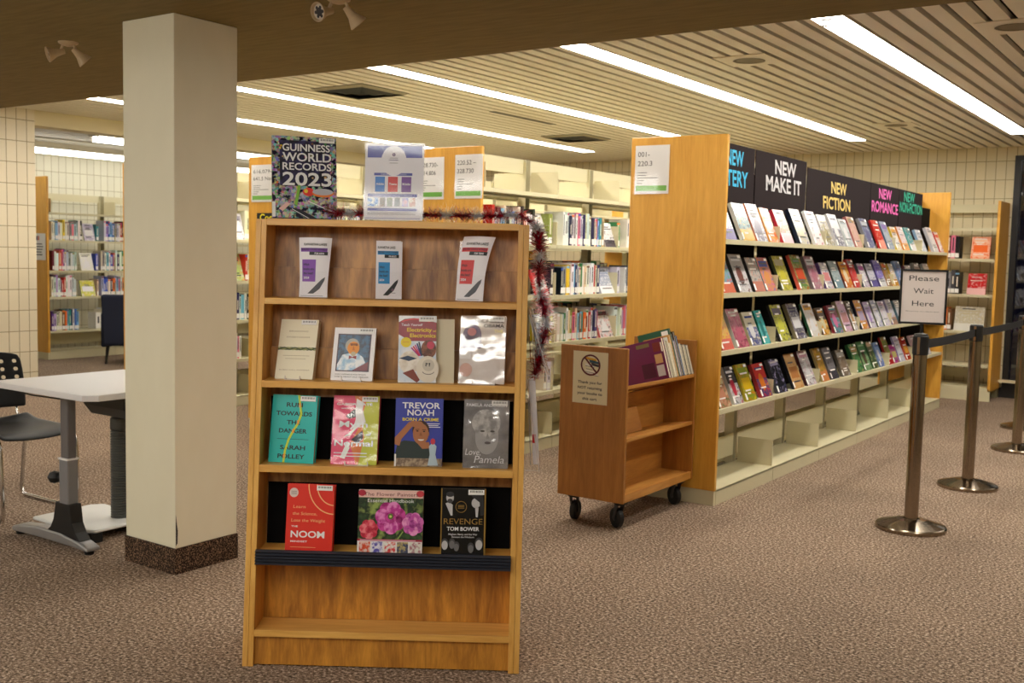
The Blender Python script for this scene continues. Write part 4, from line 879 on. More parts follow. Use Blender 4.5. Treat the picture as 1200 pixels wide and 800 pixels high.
def p_guin(a):
    a.rect(0, 0, 1, 1, busy('g', 120, .46), 1); k = fl((16, 16, 34), .3); w2 = fl((240, 240, 240), .35)
    a.rect(.12, .40, .90, .95, blotch((16, 16, 34), (50, 44, 90), 30, .3), 2)
    for i in range(46): a.rect(*(lambda x, z, r: (x, z, x + r, z + r * .8))(random.choice([random.uniform(.02, .14), random.uniform(.88, .96), random.uniform(.1, .9)]), random.uniform(.42, .95), random.uniform(.012, .04)), fl(random.choice(NAMED)[1], .4), 3)
    for dx, mt, L in ((.012, k, 4), (0, w2, 6)):
        a.text('GUINNESS', .53 + dx, .865 - dx * .5, .085, mt, L, .74, True).text('WORLD', .54 + dx, .75 - dx * .5, .10, mt, L, .76, True).text('RECORDS', .54 + dx, .635 - dx * .5, .085, mt, L, .76, True).text('2023', .54 + dx, .485 - dx * .5, .155, mt, L, .76, True)
    
    a.ell(.78, .32, .17, .05, fl((236, 130, 50), .4), 3).ell(.78, .335, .16, .04, fl((190, 190, 200), .4), 4).ell(.56, .33, .09, .05, fl((230, 60, 50), .4), 3).ell(.52, .34, .03, .025, fl((240, 210, 60), .4), 4).poly([(.38, .16), (.44, .40), (.40, .42), (.34, .18)], fl((130, 190, 60), .4), 4)
    a.poly([(.22, .14), (.50, .02), (.72, .0), (.42, .12)], k, 4).line([(.30, .12), (.56, .01)], .002, w2, 5).line([(.55, .22), (.98, .08)], .003, w2, 5).poly([(.10, .12), (.22, .20), (.28, .18), (.16, .09)], fl((230, 190, 180), .4), 4)
    a.rect(.0, .0, 1, .012, k, 5).rect(0, .02, .05, .2, LABEL, 5)
gb = cover_book('tall dark record book with big white lettering on top of the oak bookcase', .154, .06, 1.503, 17.1, 10.3, .221, .291, .022, 0, fl((30, 28, 60), .3), fl((24, 22, 44), .3), p_guin, group=None)

# flyer in its clear stand on top of the bookcase
def p_flyer(a):
    bl = fl((66, 70, 160), .4)
    a.rect(0, .0, 1, 1, fl((226, 222, 228), .4), 1).rect(.04, .82, .97, .975, bl, 2).ell(.49, .78, .215, .20, fl((228, 224, 230), .4), 3)
    a.ring(.49, .86, .028, .022, .004, fl((90, 60, 110), .4), 4).lines(.42, .56, (.815, .79, .75), GTXT, .006, 4)
    a.text('Kawartha Lakes', .49, .79, .02, fl((120, 116, 150), .4), 5, .17)
    a.rect(.16, .585, .81, .62, bl, 2).text('CHECK OUT OUR PICKS', .49, .602, .015, fl((220, 220, 236), .4), 3, .44)
    for x0, c, s_ in ((.18, (40, 120, 206), 'Adults'), (.40, (206, 40, 36), 'Teens'), (.63, (110, 50, 150), 'Kids')): a.rect(x0, .37, x0 + .165, .57, fl(c, .4), 2).text(s_, x0 + .083, .475, .028, WHITE, 3, .13, True)
    a.rect(.06, .305, .90, .345, bl, 2).text('READ THEM BEFORE THE END OF THE YEAR', .48, .325, .015, fl((200, 200, 230), .4), 3, .68)
    for x0, x1, c1, c2 in ((.06, .24, (90, 150, 220), (230, 236, 240)), (.27, .36, (120, 90, 60), (60, 50, 40)), (.39, .48, (50, 60, 40), (120, 130, 90)), (.52, .61, (60, 60, 70), (110, 106, 110)), (.65, .75, (150, 150, 210), (220, 170, 180)), (.77, .87, (226, 214, 206), (190, 120, 100))): a.rect(x0, .18, x1, .295, blotch(c1, c2, 60, .4), 2)
    a.rect(.06, .12, .90, .155, bl, 2).text('HAPPY READING FOR THE NEW YEAR', .48, .1375, .014, fl((200, 200, 230), .4), 3, .5).lines(.06, .88, (.095, .075), GTXT, .005, 2).rect(.02, .02, .96, .026, bl, 2)
FM = BCM @ Matrix.Translation((.461, FR(1.503) + .04, 1.5032)) @ Matrix.Rotation(R(-6.5), 4, 'Z') @ Matrix.Rotation(R(-3.3), 4, 'X')
W, H = .212, .268
t = thing('flyer', 'white library flyer with a blue header and coloured squares in the clear stand', 'flyer'); t.matrix_world = FM
b = MB(WHITE); b.box(-W / 2 + .003, W / 2 - .003, .0, .0006, .004, H - .004); a = Art(b, W - .006, H - .008, 0); 
old = a.P; a.P = lambda fx, fz, L: (lambda p: (p[0], p[1], p[2] + .004))(old(fx, fz, L)); p_flyer(a); b.build('sheet', t)
t = thing('sign_holder', 'clear acrylic sign stand holding the library flyer on the bookcase', 'sign holder'); t.matrix_world = FM
b = MB(ACRYL); b.box(-W / 2, W / 2, -.0062, -.0047, 0, H); b.build('front_sheet', t)
b = MB(ACRYL); b.box(-W / 2, W / 2, .002, .0035, 0, H); b.build('back_sheet', t)
b = MB(ACRYL); b.box(-W / 2, W / 2, .0035, .075, 0, .002); b.build('foot', t)

# leaflets in clear holders on the top display shelf
def leaflet(label, hlabel, s, yaw, lean, W, H, col, flare, bend, logo, kids):
    M = BCM @ Matrix.Translation((s, FR(1.234) + .05, 1.2352)) @ Matrix.Rotation(R(yaw), 4, 'Z') @ Matrix.Rotation(R(-lean), 4, 'X')
    t = thing('leaflet', label, 'leaflet', group='leaflets on the top display shelf'); t.matrix_world = M
    b = MB(); nx, nz = 8, 12
    c = fl(col, .45); k = fl((22, 22, 26), .45); w2 = fl((238, 234, 240), .45)
    def P(fx, fz, L=0):
        wz = 1 + flare * max(0, fz - .3); x = (fx - .5) * W * wz + bend * max(0, fz - .35) ** 2
        return (x, .004 - .00035 * L + (fx - .5) ** 2 * .05 * fz * (1 if flare else 0), .002 + fz * (H - .004))
    class Z(Art):
        def P(s_, fx, fz, L): return P(fx, fz, L)
    a = Z(b, W, H)
    for i in range(nx):
        for j in range(nz): a.rect(i / nx, j / nz, (i + 1) / nx, (j + 1) / nz, w2, 0)
    a.text('KAWARTHA LAKES', .52 if not logo else .42, .885, .040, k, 3, .70, True)
    n = 8
    for i in range(n): a.rect(.06 + i * .84 / n, .76, .06 + (i + 1) * .84 / n, .825, c, 2)
    a.text("READERS' CHOICE AWARDS", .48, .80, .036, fl((50, 20, 60), .5) if not logo else k, 4, .80, True)
    for i in range(4): a.rect(.34 + i * .145, .705, .34 + (i + 1) * .145, .762, k, 3)
    a.text(kids, .66, .733, .03, w2, 5, .3, True)
    a.rect(.10, .26, .32, .63, c, 2).rect(.32, .26, .56, .63, c, 2)
    for i, s_ in enumerate(('Which', 'books are', 'the best?')): a.text(s_, .14, .545 - i * .072, .040, k, 4, (.2, .36, .34)[i], True, 'L')
    a.text('2024', .14, .325, .036, w2, 4, .2, True, 'L')
    a.poly([(.30, .06), (.62, .22), (.78, .30), (.90, .34), (.88, .28), (.72, .14), (.50, .06)], fl((70, 70, 80), .45) if not logo else k, 3)
    if logo: a.ring(.68, .155, .05, .024, .003, fl((120, 90, 110), .5), 4).rect(.56, .10, .80, .107, GTXT, 4)
    else: a.rect(.05, .02, .85, .026, GTXT, 3)
    if logo:
        b.m(w2).box(-W / 2, W / 2 + .004, .005, .02, .002, H - .004)
    b.build('printed_sheet', t)
    t2 = thing('leaflet_holder', hlabel, 'leaflet holder', group='leaflet holders on the top display shelf'); t2.matrix_world = M
    hh = .09 if not logo else .095
    b = MB(ACRYL); b.box(-W / 2 - .002, W / 2 + .006, -.004, -.003, 0, hh); b.build('front_pocket', t2)
    b = MB(ACRYL); b.box(-W / 2 - .002, W / 2 + .006, .022, .0232, 0, H * .93); b.build('back_plate', t2)
    b = MB(ACRYL); b.box(-W / 2 - .002, W / 2 + .006, -.003, .022, 0, .0012); b.build('foot', t2)
leaflet('leaflet with a purple square, left on the top display shelf', 'clear holder of the purple leaflet on the top display shelf', .191, -2.5, 5.4, .098, .210, (130, 66, 176), .26, 0, False, 'FOR KIDS')
leaflet('leaflet stack with a blue square, middle of the top display shelf', 'clear holder of the blue leaflets on the top display shelf', .450, 5.8, 5.4, .085, .204, (30, 140, 206), 0, 0, True, 'FOR ADULTS')
leaflet('leaflet with a red square bending to the right on the top display shelf', 'clear holder of the red leaflet on the top display shelf', .728, -12, 10, .098, .230, (214, 44, 44), .22, .05, False, 'FOR TEENS')
# low clear book stands under four of the books
for s, z, y, yaw, wd, lab in ((.134, .955, .032, -6, .055, 'small clear stand under the cream braid book'), (.336, .955, .026, -7, .07, 'small clear stand under the portrait book'), (.786, .955, .022, -4, .08, 'small clear stand under the shiny memoir'), (.362, .672, .022, -1, .08, 'small clear stand under the pink and lime book')):
    b = MB(flat((226, 214, 206), .15)); MW = BCM @ Matrix.Translation((s, FR(z) + y, z + .0004)) @ Matrix.Rotation(R(yaw), 4, 'Z')
    for dx in (-wd / 2, wd / 2 - .003): b.box(dx, dx + .003, -.004, .012, 0, .0035); b.box(dx, dx + .003, -.005, -.002, .0, .014)
    b.box(-wd / 2, wd / 2, -.004, .010, 0, .0015)
    o = b.build('book_stand'); o.matrix_world = MW; tag(o, lab, 'book stand')

# ------------------------------------------------------------------ tinsel and hanging bags
TR = flat((206, 20, 54), .3, .25); TD = flat((120, 8, 34), .35, .25); TS = flat((232, 232, 236), .3, .35)
path = [(.22, .27, 1.528), (.40, .26, 1.526), (.58, .27, 1.530), (.75, .26, 1.528), (.90, .25, 1.535), (.957, .25, 1.50), (.968, .22, 1.42), (.966, .20, 1.33), (.972, .20, 1.27), (.992, .22, 1.20), (1.0, .23, 1.14), (.978, .22, 1.08), (.970, .20, 1.02), (.962, .19, .98)]
b = MB(TR)
rr = random.Random(3); S = 0.0
for (p, q) in zip(path[:-1], path[1:]):
    p, q = Vector(p), Vector(q); L = (q - p).length; d = (q - p) / L
    n = int(L * 6000)
    for i in range(n):
        o = p + d * (L * (i + rr.random()) / n); ss = S + (o - p).length
        ph = (ss * 9) % 1
        b.m(TS if ph > .62 else (TD if rr.random() < .4 else TR))
        a = Vector((rr.gauss(0, 1), rr.gauss(0, 1), rr.gauss(0, 1))); a -= d * a.dot(d) * .8; a.normalize()
        ln = rr.uniform(.018, .040); sd = a.cross(d).normalized() * .0019; tw = Vector((rr.gauss(0, .006), rr.gauss(0, .006), rr.gauss(0, .006)))
        e = o + a * ln
        if e.z < 1.505 and e.x < .932: continue
        if o.x < .93 and e.z < 1.506: e.z = 1.506
        b.face([o + sd, o - sd, e + tw - sd * .6, e + tw + sd * .6])
    S += L
tn = b.build('tinsel_garland'); tn.matrix_world = BCM; tag(tn, 'red and silver tinsel garland along the bookcase top and down its right side', 'garland', None, 'stuff')
BAG = clear((250, 248, 248), .12, .06, .35, 12.0)
def hang(name, label, z0, z1, x_out, y0, y1, sheets):
    t = thing(name, label, 'bag', BC_O, BC_A, 'clear bags hanging on the bookcase side')
    xs = BW + .004
    b = MB(BAG); n = 8
    for j in range(n):
        f0, f1 = j / n, (j + 1) / n
        for k in range(5):
            g0, g1 = k / 5, (k + 1) / 5
            X = lambda f, g: xs + .004 + x_out * f ** 1.2 + .006 * math.sin(9 * f + 5 * g)
            b.face([(X(f0, g0), y0 + (y1 - y0) * g0, z1 + (z0 - z1) * f0), (X(f0, g1), y0 + (y1 - y0) * g1, z1 + (z0 - z1) * f0), (X(f1, g1), y0 + (y1 - y0) * g1, z1 + (z0 - z1) * f1), (X(f1, g0), y0 + (y1 - y0) * g0, z1 + (z0 - z1) * f1)], True)
    b.build('clear_front', t)
    b = MB(BAG); b.face([(xs, y0, z0), (xs, y1, z0), (xs, y1, z1), (xs, y0, z1)]); b.build('clear_back', t)
    b = MB(flat((232, 226, 228), .25)); b.tube([(xs + .002, y0, z1), (xs + .004 + x_out * .45, y0, (z0 + z1) / 2), (xs + .004 + x_out, y0, z0), (xs + .002, y0, z0)], .0016, 6); b.tube([(xs + .004 + x_out, y0, z0), (xs + .004 + x_out, y1, z0)], .0016, 6); b.build('seam', t)
    for (c, f, top, bot, ya, yb, lean_, th) in sheets:
        b = MB(flat(c, .45))
        xt, xb = xs + .003 + x_out * f * .15, xs + .003 + x_out * f
        b.mesh([(xt, ya, top), (xt, yb, top), (xb, yb + lean_, bot), (xb, ya + lean_, bot), (xt + th, ya, top), (xt + th, yb, top), (xb + th, yb + lean_, bot), (xb + th, ya + lean_, bot)],
               [(0, 1, 2, 3), (7, 6, 5, 4), (0, 4, 5, 1), (1, 5, 6, 2), (2, 6, 7, 3), (3, 7, 4, 0)])
        b.build('pamphlet', t)
    return t
hang('hanging_bag', 'clear bag of white pamphlets hanging on the bookcase side, upper of two', .985, 1.215, .072, .18, .38,
     [((228, 226, 232), .85, 1.21, .99, .20, .32, 0, .002), ((140, 130, 136), .55, 1.19, 1.0, .20, .33, 0, .002), ((234, 232, 236), .35, 1.20, .99, .19, .30, 0, .002), ((120, 40, 50), .1, 1.12, 1.03, .2, .3, 0, .002)])
hg = hang('hanging_bag', 'clear bag holding a white pack with a red mark, lower on the bookcase side', .66, .975, .045, .15, .36,
     [((232, 230, 236), .55, .97, .68, .16, .24, .0, .022), ((190, 186, 190), .35, .90, .67, .2, .34, 0, .003)])
b = MB(flat((200, 30, 40), .5)); xx = BW + .004 + .003 + .045 * .55 * .75 + .006
b.box(xx - .004, xx + .006, .158, .1585, .755, .785); b.build('red_mark', hg)

# ------------------------------------------------------------------ column-side desk, chair
TX0, TX1, TY0, TY1, TH = -4.86, -4.075, 2.665, 3.43, .745
tb = thing('adjustable_desk', 'white-topped desk on a grey height-adjustable leg beside the column', 'table', ((TX0 + TX1) / 2, TY0, 0))
hw = (TX1 - TX0) / 2; ln = TY1 - TY0
b = MB(flat((226, 224, 226), .32)); ch = .05
b.prism([(-hw, 0.02), (-hw + .02, 0), (hw - ch, 0), (hw, ch), (hw, ln - ch), (hw - ch, ln), (-hw + ch, ln), (-hw, ln - ch)], 'Z', TH - .028, TH); b.build('tabletop', tb, bevel=.004)
for yy, nm in ((.10, 'n'),):
    lx = .085
    b = MB(flat((112, 110, 112), .4, .3)); b.box(lx - .034, lx + .026, yy - .022, yy + .022, .42, TH - .028); b.build('inner_leg', tb, bevel=.006)
    b = MB(flat((138, 138, 142), .4, .3)); b.box(lx - .040, lx + .031, yy - .028, yy + .028, .10, .42); b.build('leg', tb, bevel=.008)
    b = MB(WHITE); b.box(lx - .042, lx + .033, yy - .030, yy + .030, .416, .424); b.build('collar', tb)
    b = MB(BLACK); b.tube([(lx - .045, yy - .01, .325), (lx - .075, yy - .02, .325)], .012, 10); b.lathe([(0, -.03), (.022, -.022), (.032, 0), (.022, .022), (0, .03)], 14, (lx - .085, yy - .02, .325)); b.build('knob', tb)
    b = MB(BLACK); rings = []
    for z, w0, w1, dy in ((.055, -.16, .12, .030), (.09, -.11, .085, .031), (.13, -.085, .06, .031), (.19, -.070, .050, .031), (.215, -.066, .046, .030)):
        rings.append([(lx + w0, yy - dy, z), (lx + w1, yy - dy, z), (lx + w1, yy + dy, z), (lx + w0, yy + dy, z)])
    b.ring_tube(rings, False); b.build('boot', tb, bevel=.004)
    b = MB(SILVER); pts = [(-.45, .018), (-.45, .04), (-.40, .056), (-.24, .074), (-.05, .074), (.10, .054), (.165, .036), (.165, .018), (.05, .024), (-.2, .024)]
    b.prism([(lx + p[0] + .02, p[1]) for p in pts], 'Y', yy - .036, yy + .036); foot = b.build('foot', tb, bevel=.012)
    for dx in (-.41, .15): b = MB(BLACK); b.lathe([(0, 0), (.02, 0), (.022, .012), (.012, .02)], 14, (lx + dx, yy, 0)); b.build('glide', foot)
b = MB(flat((224, 224, 220), .4)); b.prism([(-.36, .18), (.02, .17), (.10, .22), (.10, .52), (.05, .56), (-.33, .56), (-.37, .5)], 'Z', .045, .062); b.build('base_panel', tb, bevel=.008)
b = MB(BLACK); b.box(-.2, .1, .5, .56, .0, .045); b.build('panel_bracket', tb); b = MB(BLACK); b.box(-.2, .1, .2, .26, .0, .045); b.build('panel_bracket', tb)
b = MB(flat((54, 54, 52), .5)); b.prism([(.26, TH - .03), (.26, TH - .10), (.30, TH - .15), (.62, TH - .15), (.62, TH - .03)], 'X', -.045, .27); b.build('cable_tray', tb, bevel=.004)
b = MB(flat((84, 84, 80), .5)); cy = .45; cx = -.035
prof = []
z = .06
while z < .50: prof += [(.038, z), (.046, z + .003), (.046, z + .007), (.038, z + .010)]; z += .0125
b.lathe(prof, 14, (cx, cy, 0)); b.lathe([(.046, .50), (.046, .555), (.03, .57), (.022, .58), (.022, TH - .15)], 14, (cx, cy, 0)); b.build('cable_spine', tb)
b = MB(BLACK); b.tube([(-.33, .05, TH - .034), (-.15, .06, TH - .05), (0.06, .12, TH - .06), (.15, .3, TH - .05)], .004, 6); b.build('cable', tb)

cw = thing('stacking_chair', 'black plastic stacking chair with chrome sled legs tucked under the white desk', 'chair', (-5.23, 2.995, 0), 0)
# faces +X; seat
SB = flat((15, 15, 17), .5, 0, 0, .3)
b = MB(SB); nx, ny = 12, 10; P = []
for i in range(nx + 1):
    for j in range(ny + 1):
        u, v = i / nx, j / ny; x = -.22 + .45 * u; hwid = .20 + .035 * math.sin(math.pi * min(1, u * 1.1)); y = (v - .5) * 2 * hwid
        z = .435 + .016 * (abs(v - .5) * 2) ** 2 - .03 * max(0, (u - .78) / .22) ** 2 - .012 * math.sin(math.pi * u) + (.03 * (1 - u / .12) if u < .12 else 0)
        P.append((x, y, z))
b.mesh(P, [(i * (ny + 1) + j, (i + 1) * (ny + 1) + j, (i + 1) * (ny + 1) + j + 1, i * (ny + 1) + j + 1) for i in range(nx) for j in range(ny)], True); b.build('seat', cw, solid=.014, sub=1)
b = MB(SB); nz, ny = 14, 18; P = []; F_ = []
for i in range(nz + 1):
    for j in range(ny + 1):
        u, v = i / nz, j / ny; hwid = .215 - .03 * u ** 3 - .02 * (1 - u); y = (v - .5) * 2 * hwid
        if i == nz: pass
        P.append((-.262 - .055 * u + .035 * ((v - .5) * 2) ** 2 - .0, y, .51 + .30 * u - .02 * (abs(v - .5) * 2) ** 3 * (u > .9)))
for i in range(nz):
    for j in range(ny):
        if i in (7, 9, 11) and j % 3 == 1 and 1 < j < ny - 1: continue
        F_.append((i * (ny + 1) + j, i * (ny + 1) + j + 1, (i + 1) * (ny + 1) + j + 1, (i + 1) * (ny + 1) + j))
b.mesh(P, F_, True); b.build('backrest', cw, solid=.012, sub=1)
for sy in (-.205, .205):
    b = MB(CHROME); b.tube([(-.205, sy * .92, .428), (.17, sy * .95, .420), (.205, sy, .41), (.222, sy, .38), (.235, sy, .20), (.24, sy, .05), (.225, sy, .016), (.19, sy, .011), (-.25, sy, .011), (-.285, sy, .016), (-.30, sy, .05), (-.275, sy, .25), (-.235, sy, .40), (-.215, sy * .92, .427)], .0105, 10); b.build('sled_leg', cw)
    b = MB(CHROME); b.tube([(-.225, sy * .8, .42), (-.268, sy * .8, .49), (-.286, sy * .8, .60)], .010, 10); b.build('back_post', cw)

# navy upholstered chair in the back room
nv = thing('armchair', 'navy upholstered chair half hidden behind the column in the back room', 'chair', (-10.90, 7.85, 0), R(34.8))
NV = flat((34, 40, 62), .85)
b = MB(NV); b.prism([(-.33, .22), (.33, .22), (.36, .82), (-.36, .82)], 'Y', -.36, -.24); b.build('backrest', nv, bevel=.03)
b = MB(NV); b.box(-.30, .30, -.24, .34, .22, .46); b.build('seat', nv, bevel=.03)
for sx in (-.33, .33): b = MB(NV); b.box(sx - .05, sx + .05, -.30, .34, .20, .60); b.build('armrest', nv, bevel=.02)
for sx in (-.3, .3):
    for sy in (-.28, .3): b = MB(BLACK); b.tube([(sx, sy, .22), (sx * 1.06, sy * 1.06, 0)], [.022, .013], 8); b.build('leg', nv)

# ------------------------------------------------------------------ book cart
CX0, CX1, CY0, CY1 = -2.920, -2.526, 4.65, 5.468
ct = thing('book_cart', 'wooden book cart on black casters with a no-returns notice', 'cart', ((CX0 + CX1) / 2, CY0, 0))
cw2 = (CX1 - CX0) / 2; cl = CY1 - CY0
for y in (0, cl - .02):
    b = MB(OAK_CART); b.box(-cw2, cw2, y, y + .02, .148, .940); b.build('end_panel', ct, bevel=.003)
b = MB(OAK_CART_X); b.box(-cw2 + .005, cw2 - .005, .02, cl - .02, .168, .188); b.box(cw2 - .022, cw2 - .002, .02, cl - .02, .150, .192); b.box(-cw2 + .002, -cw2 + .022, .02, cl - .02, .150, .192); b.build('shelf', ct, bevel=.002)
b = MB(OAK_CART_X); b.prism([(cw2 - .004, .462), (cw2 - .004, .482), (-.005, .452), (-.005, .432)], 'Y', .02, cl - .02); b.prism([(-cw2 + .004, .482), (-cw2 + .004, .462), (-.005, .432), (-.005, .452)], 'Y', .02, cl - .02); b.build('shelf', ct, bevel=.002)
b = MB(OAK_CART_X); b.prism([(cw2 - .004, .732), (cw2 - .004, .752), (-cw2 + .004, .640), (-cw2 + .004, .620)], 'Y', .02, cl - .02); b.build('top_trough', ct, bevel=.002)
b = MB(OAK_CART_X); b.box(-.008, .008, .02, cl - .02, .188, .43); b.build('centre_board', ct)
b = MB(OAK_CART_X); b.box(-.008, .008, .02, cl - .02, .455, .665); b.build('centre_board', ct)
b = MB(OAK_CART_X); b.prism([(.06, .466), (.075, .466), (.035, .59), (.02, .59)], 'Y', .02, .42); b.build('book_stop', ct, bevel=.002)
for sx in (-.14, .14):
    for y in (.075, cl - .075):
        b = MB(BLACK); b.lathe([(.03, .0), (.045, -.006), (.030, -.02), (.0, -.022)], 12, (sx, y, .148)); b.build('caster_plate', ct)
        b = MB(flat((70, 70, 72), .4, .6)); ang = 62 if sx > 0 else 8
        M = Matrix.Translation((sx, y, 0)) @ Matrix.Rotation(R(ang), 4, 'Z'); b.xf = M
        for s_ in (-.021, .018): b.mesh([(s_, -.012, .128), (s_ + .003, -.012, .128), (s_ + .003, .022, .128), (s_, .022, .128), (s_, .018, .045), (s_ + .003, .018, .045), (s_ + .003, .036, .045), (s_, .036, .045)], [(0, 1, 2, 3), (4, 7, 6, 5), (0, 4, 5, 1), (1, 5, 6, 2), (2, 6, 7, 3), (3, 7, 4, 0)])
        b.box(-.021, .021, -.014, .022, .124, .130); fk = b.build('caster_fork', ct)
        b = MB(flat((20, 20, 21), .6)); b.xf = M; n = 22; cyy, czz, rw = .027, .052, .0515
        for (x0, r0, x1, r1) in ((-.016, rw - .007, -.012, rw), (-.012, rw, .012, rw), (.012, rw, .016, rw - .007)):
            b.ring_tube([[(x0, cyy + r0 * math.cos(2 * math.pi * i / n), czz + r0 * math.sin(2 * math.pi * i / n)) for i in range(n)], [(x1, cyy + r1 * math.cos(2 * math.pi * i / n), czz + r1 * math.sin(2 * math.pi * i / n)) for i in range(n)]], True, False)
        for x0 in (-.016, .016): b.face([(x0, cyy + (rw - .007) * math.cos(2 * math.pi * i / n), czz + (rw - .007) * math.sin(2 * math.pi * i / n)) for i in range(n)])
        b.m(flat((60, 60, 62), .4)).tube([(-.020, cyy, czz), (.020, cyy, czz)], .014, 12); b.build('caster_wheel', fk)
def p_cart(a):
    a.rect(0, 0, 1, 1, fl((232, 224, 192), .7), 1); rd = fl((96, 20, 30), .5)
    for i, (x0, x1, z, c) in enumerate(((.36, .66, .90, (226, 170, 50)), (.46, .74, .845, (40, 80, 100)), (.52, .75, .79, (60, 50, 60)), (.34, .60, .775, (236, 232, 226)), (.36, .66, .72, (232, 226, 200)), (.34, .62, .665, (240, 236, 226)), (.40, .72, .615, (236, 230, 220)))):
        a.poly([(x0, z), (x1, z - .03), (x1 + .02, z - .07), (x0 + .02, z - .045)], fl(c, .6), 2 + i % 3); a.line([(x0 + .02, z - .05), (x1 + .02, z - .072)], .002, INK, 5)
    a.ring(.51, .745, .285, .205, .009, rd, 6).line([(.34, .88), (.68, .61)], .009, rd, 6)
    for i, s_ in enumerate(('Thank you for', 'NOT returning', 'your books to', 'this cart')): a.text(s_, .5, .41 - i * .105, .050, INK, 3, (.70, .70, .72, .42)[i], True)
a_, c_, d_ = at(672.5, 409, 'Y', CY0), at(713, 415, 'Y', CY0), at(692, 473, 'Y', CY0)
sheet_sign('cart_notice', 'cream notice on the book cart asking not to return books there', 'sign', c_.x - a_.x, .5 * (a_.z + c_.z) - d_.z, ((a_.x + c_.x) / 2, CY0 - .0013, d_.z), 0, p_cart, None, False, 0, PAPER)
# books in the cart's top trough: they lean in towards the middle, page edges out
tl = math.atan2(.112, 2 * cw2 - .008)
y = 5.135; i = 0
CART = [(.036, .225, .30, (104, 22, 84), 'wide purple book at the near end of the cart, pictures on its cover'), (.02, .215, .2, (226, 224, 214), 'white book behind the purple book on the cart'), (.022, .205, .17, (170, 166, 150), 'grey-green book third in the cart trough'), (.018, .20, .17, (236, 230, 210), 'cream book in the cart trough before the gold one'),
        (.03, .19, .16, (236, 232, 226), 'thick white paperback in the cart trough'), (.026, .235, .16, (206, 150, 70), 'gold picture book standing tall in the cart trough'), (.02, .27, .22, (24, 90, 66), 'tall dark green book rising highest in the cart'), (.03, .20, .17, (150, 150, 200), 'lilac-backed book in the middle of the cart trough'),
        (.024, .25, .17, (70, 50, 44), 'dark brown book beside the blue book on the cart'), (.022, .225, .17, (40, 100, 170), 'blue book with a white label in the cart trough'), (.03, .18, .16, (236, 232, 220), 'white paperback just right of the blue book on the cart'), (.028, .175, .16, (50, 50, 54), 'black-covered paperback near the far end of the cart'), (.03, .17, .16, (226, 220, 200), 'cream paperback near the far end of the cart'),
        (.026, .17, .15, (90, 90, 94), 'grey paperback next to last in the cart trough'), (.026, .165, .15, (240, 236, 226), 'pale paperback last at the far end of the cart')]
for th, h, dp, c, lab in CART:
    M = Matrix.Translation(((CX0 + CX1) / 2 + cw2 - .003, y, .7535)) @ Matrix.Rotation(-tl, 4, 'Y') @ Matrix.Rotation(R(90), 4, 'Z')
    th *= .72; dp = min(dp, .2) if dp < .25 else .34
    b = MB(flat(c, .35)); b.box(0, .002, 0, dp, 0, h); b.box(th - .002, th, 0, dp, 0, h); b.box(.002, th - .002, dp - .002, dp, 0, h)
    b.m(PAGES).box(.002, th - .002, .004, dp - .002, .003, h - .004)
    if i == 0:
        for (y0, z0, y1, z1, cc) in ((.015, .155, .06, .205, (120, 40, 40)), (.015, .09, .06, .14, (206, 170, 120)), (.015, .02, .06, .08, (200, 206, 220)), (.08, .19, .16, .21, (120, 110, 70)), (.07, .02, .15, .10, (70, 14, 60))): b.m(flat(cc, .4)).box(-.0005, 0, y0, y1, z0, z1)
        b.m(LABEL).box(-.0006, 0, .003, .012, .15, .20)
    elif h > .2: b.m(LABEL).box(-.0005, 0, .01, .05, h - .05, h - .01)
    o = b.build('book'); o.matrix_world = M; tag(o, lab, 'book', 'books in the top trough of the cart'); y += th + .0015; i += 1

# ------------------------------------------------------------------ stanchions
def post(name, x, y, lab):
    t = thing(name, lab, 'barrier post', (x, y, 0), None, 'retractable belt posts')
    b = MB(STAINLESS); b.lathe([(0, .0), (.178, .0), (.180, .004), (.180, .018), (.176, .023), (.172, .025), (.075, .052), (.045, .056), (.040, .058)], 40); b.build('base', t)
    b = MB(STAINLESS); b.lathe([(.0355, .05), (.0355, .925)], 24); b.build('pole', t)
    b = MB(BLACK); b.lathe([(.0365, .925), (.040, .93), (.040, 1.02), (.034, 1.028), (0, 1.03)], 24); b.build('belt_head', t)
    b = MB(STAINLESS); b.box(-.007, .007, -.0425, -.0385, .93, 1.02); b.build('head_strip', t)
    b = MB(BLACK); b.box(-.014, .014, .038, .05, .945, 1.01); b.build('belt_slot', t)
    return t
S = [(-1.383, 5.729), (-1.372, 7.049), (-1.365, 8.72), (-1.52, 9.95)]
post('barrier_post', *S[0], 'steel barrier post nearest the camera, carrying the please-wait sign')
post('barrier_post', *S[1], 'second steel barrier post, between the sign post and the right edge')
post('barrier_post', *S[2], 'steel barrier post at the right edge of the photo')
post('barrier_post', *S[3], 'farthest steel barrier post, mostly hidden at the right edge')
BELT = flat((20, 20, 22), .8)
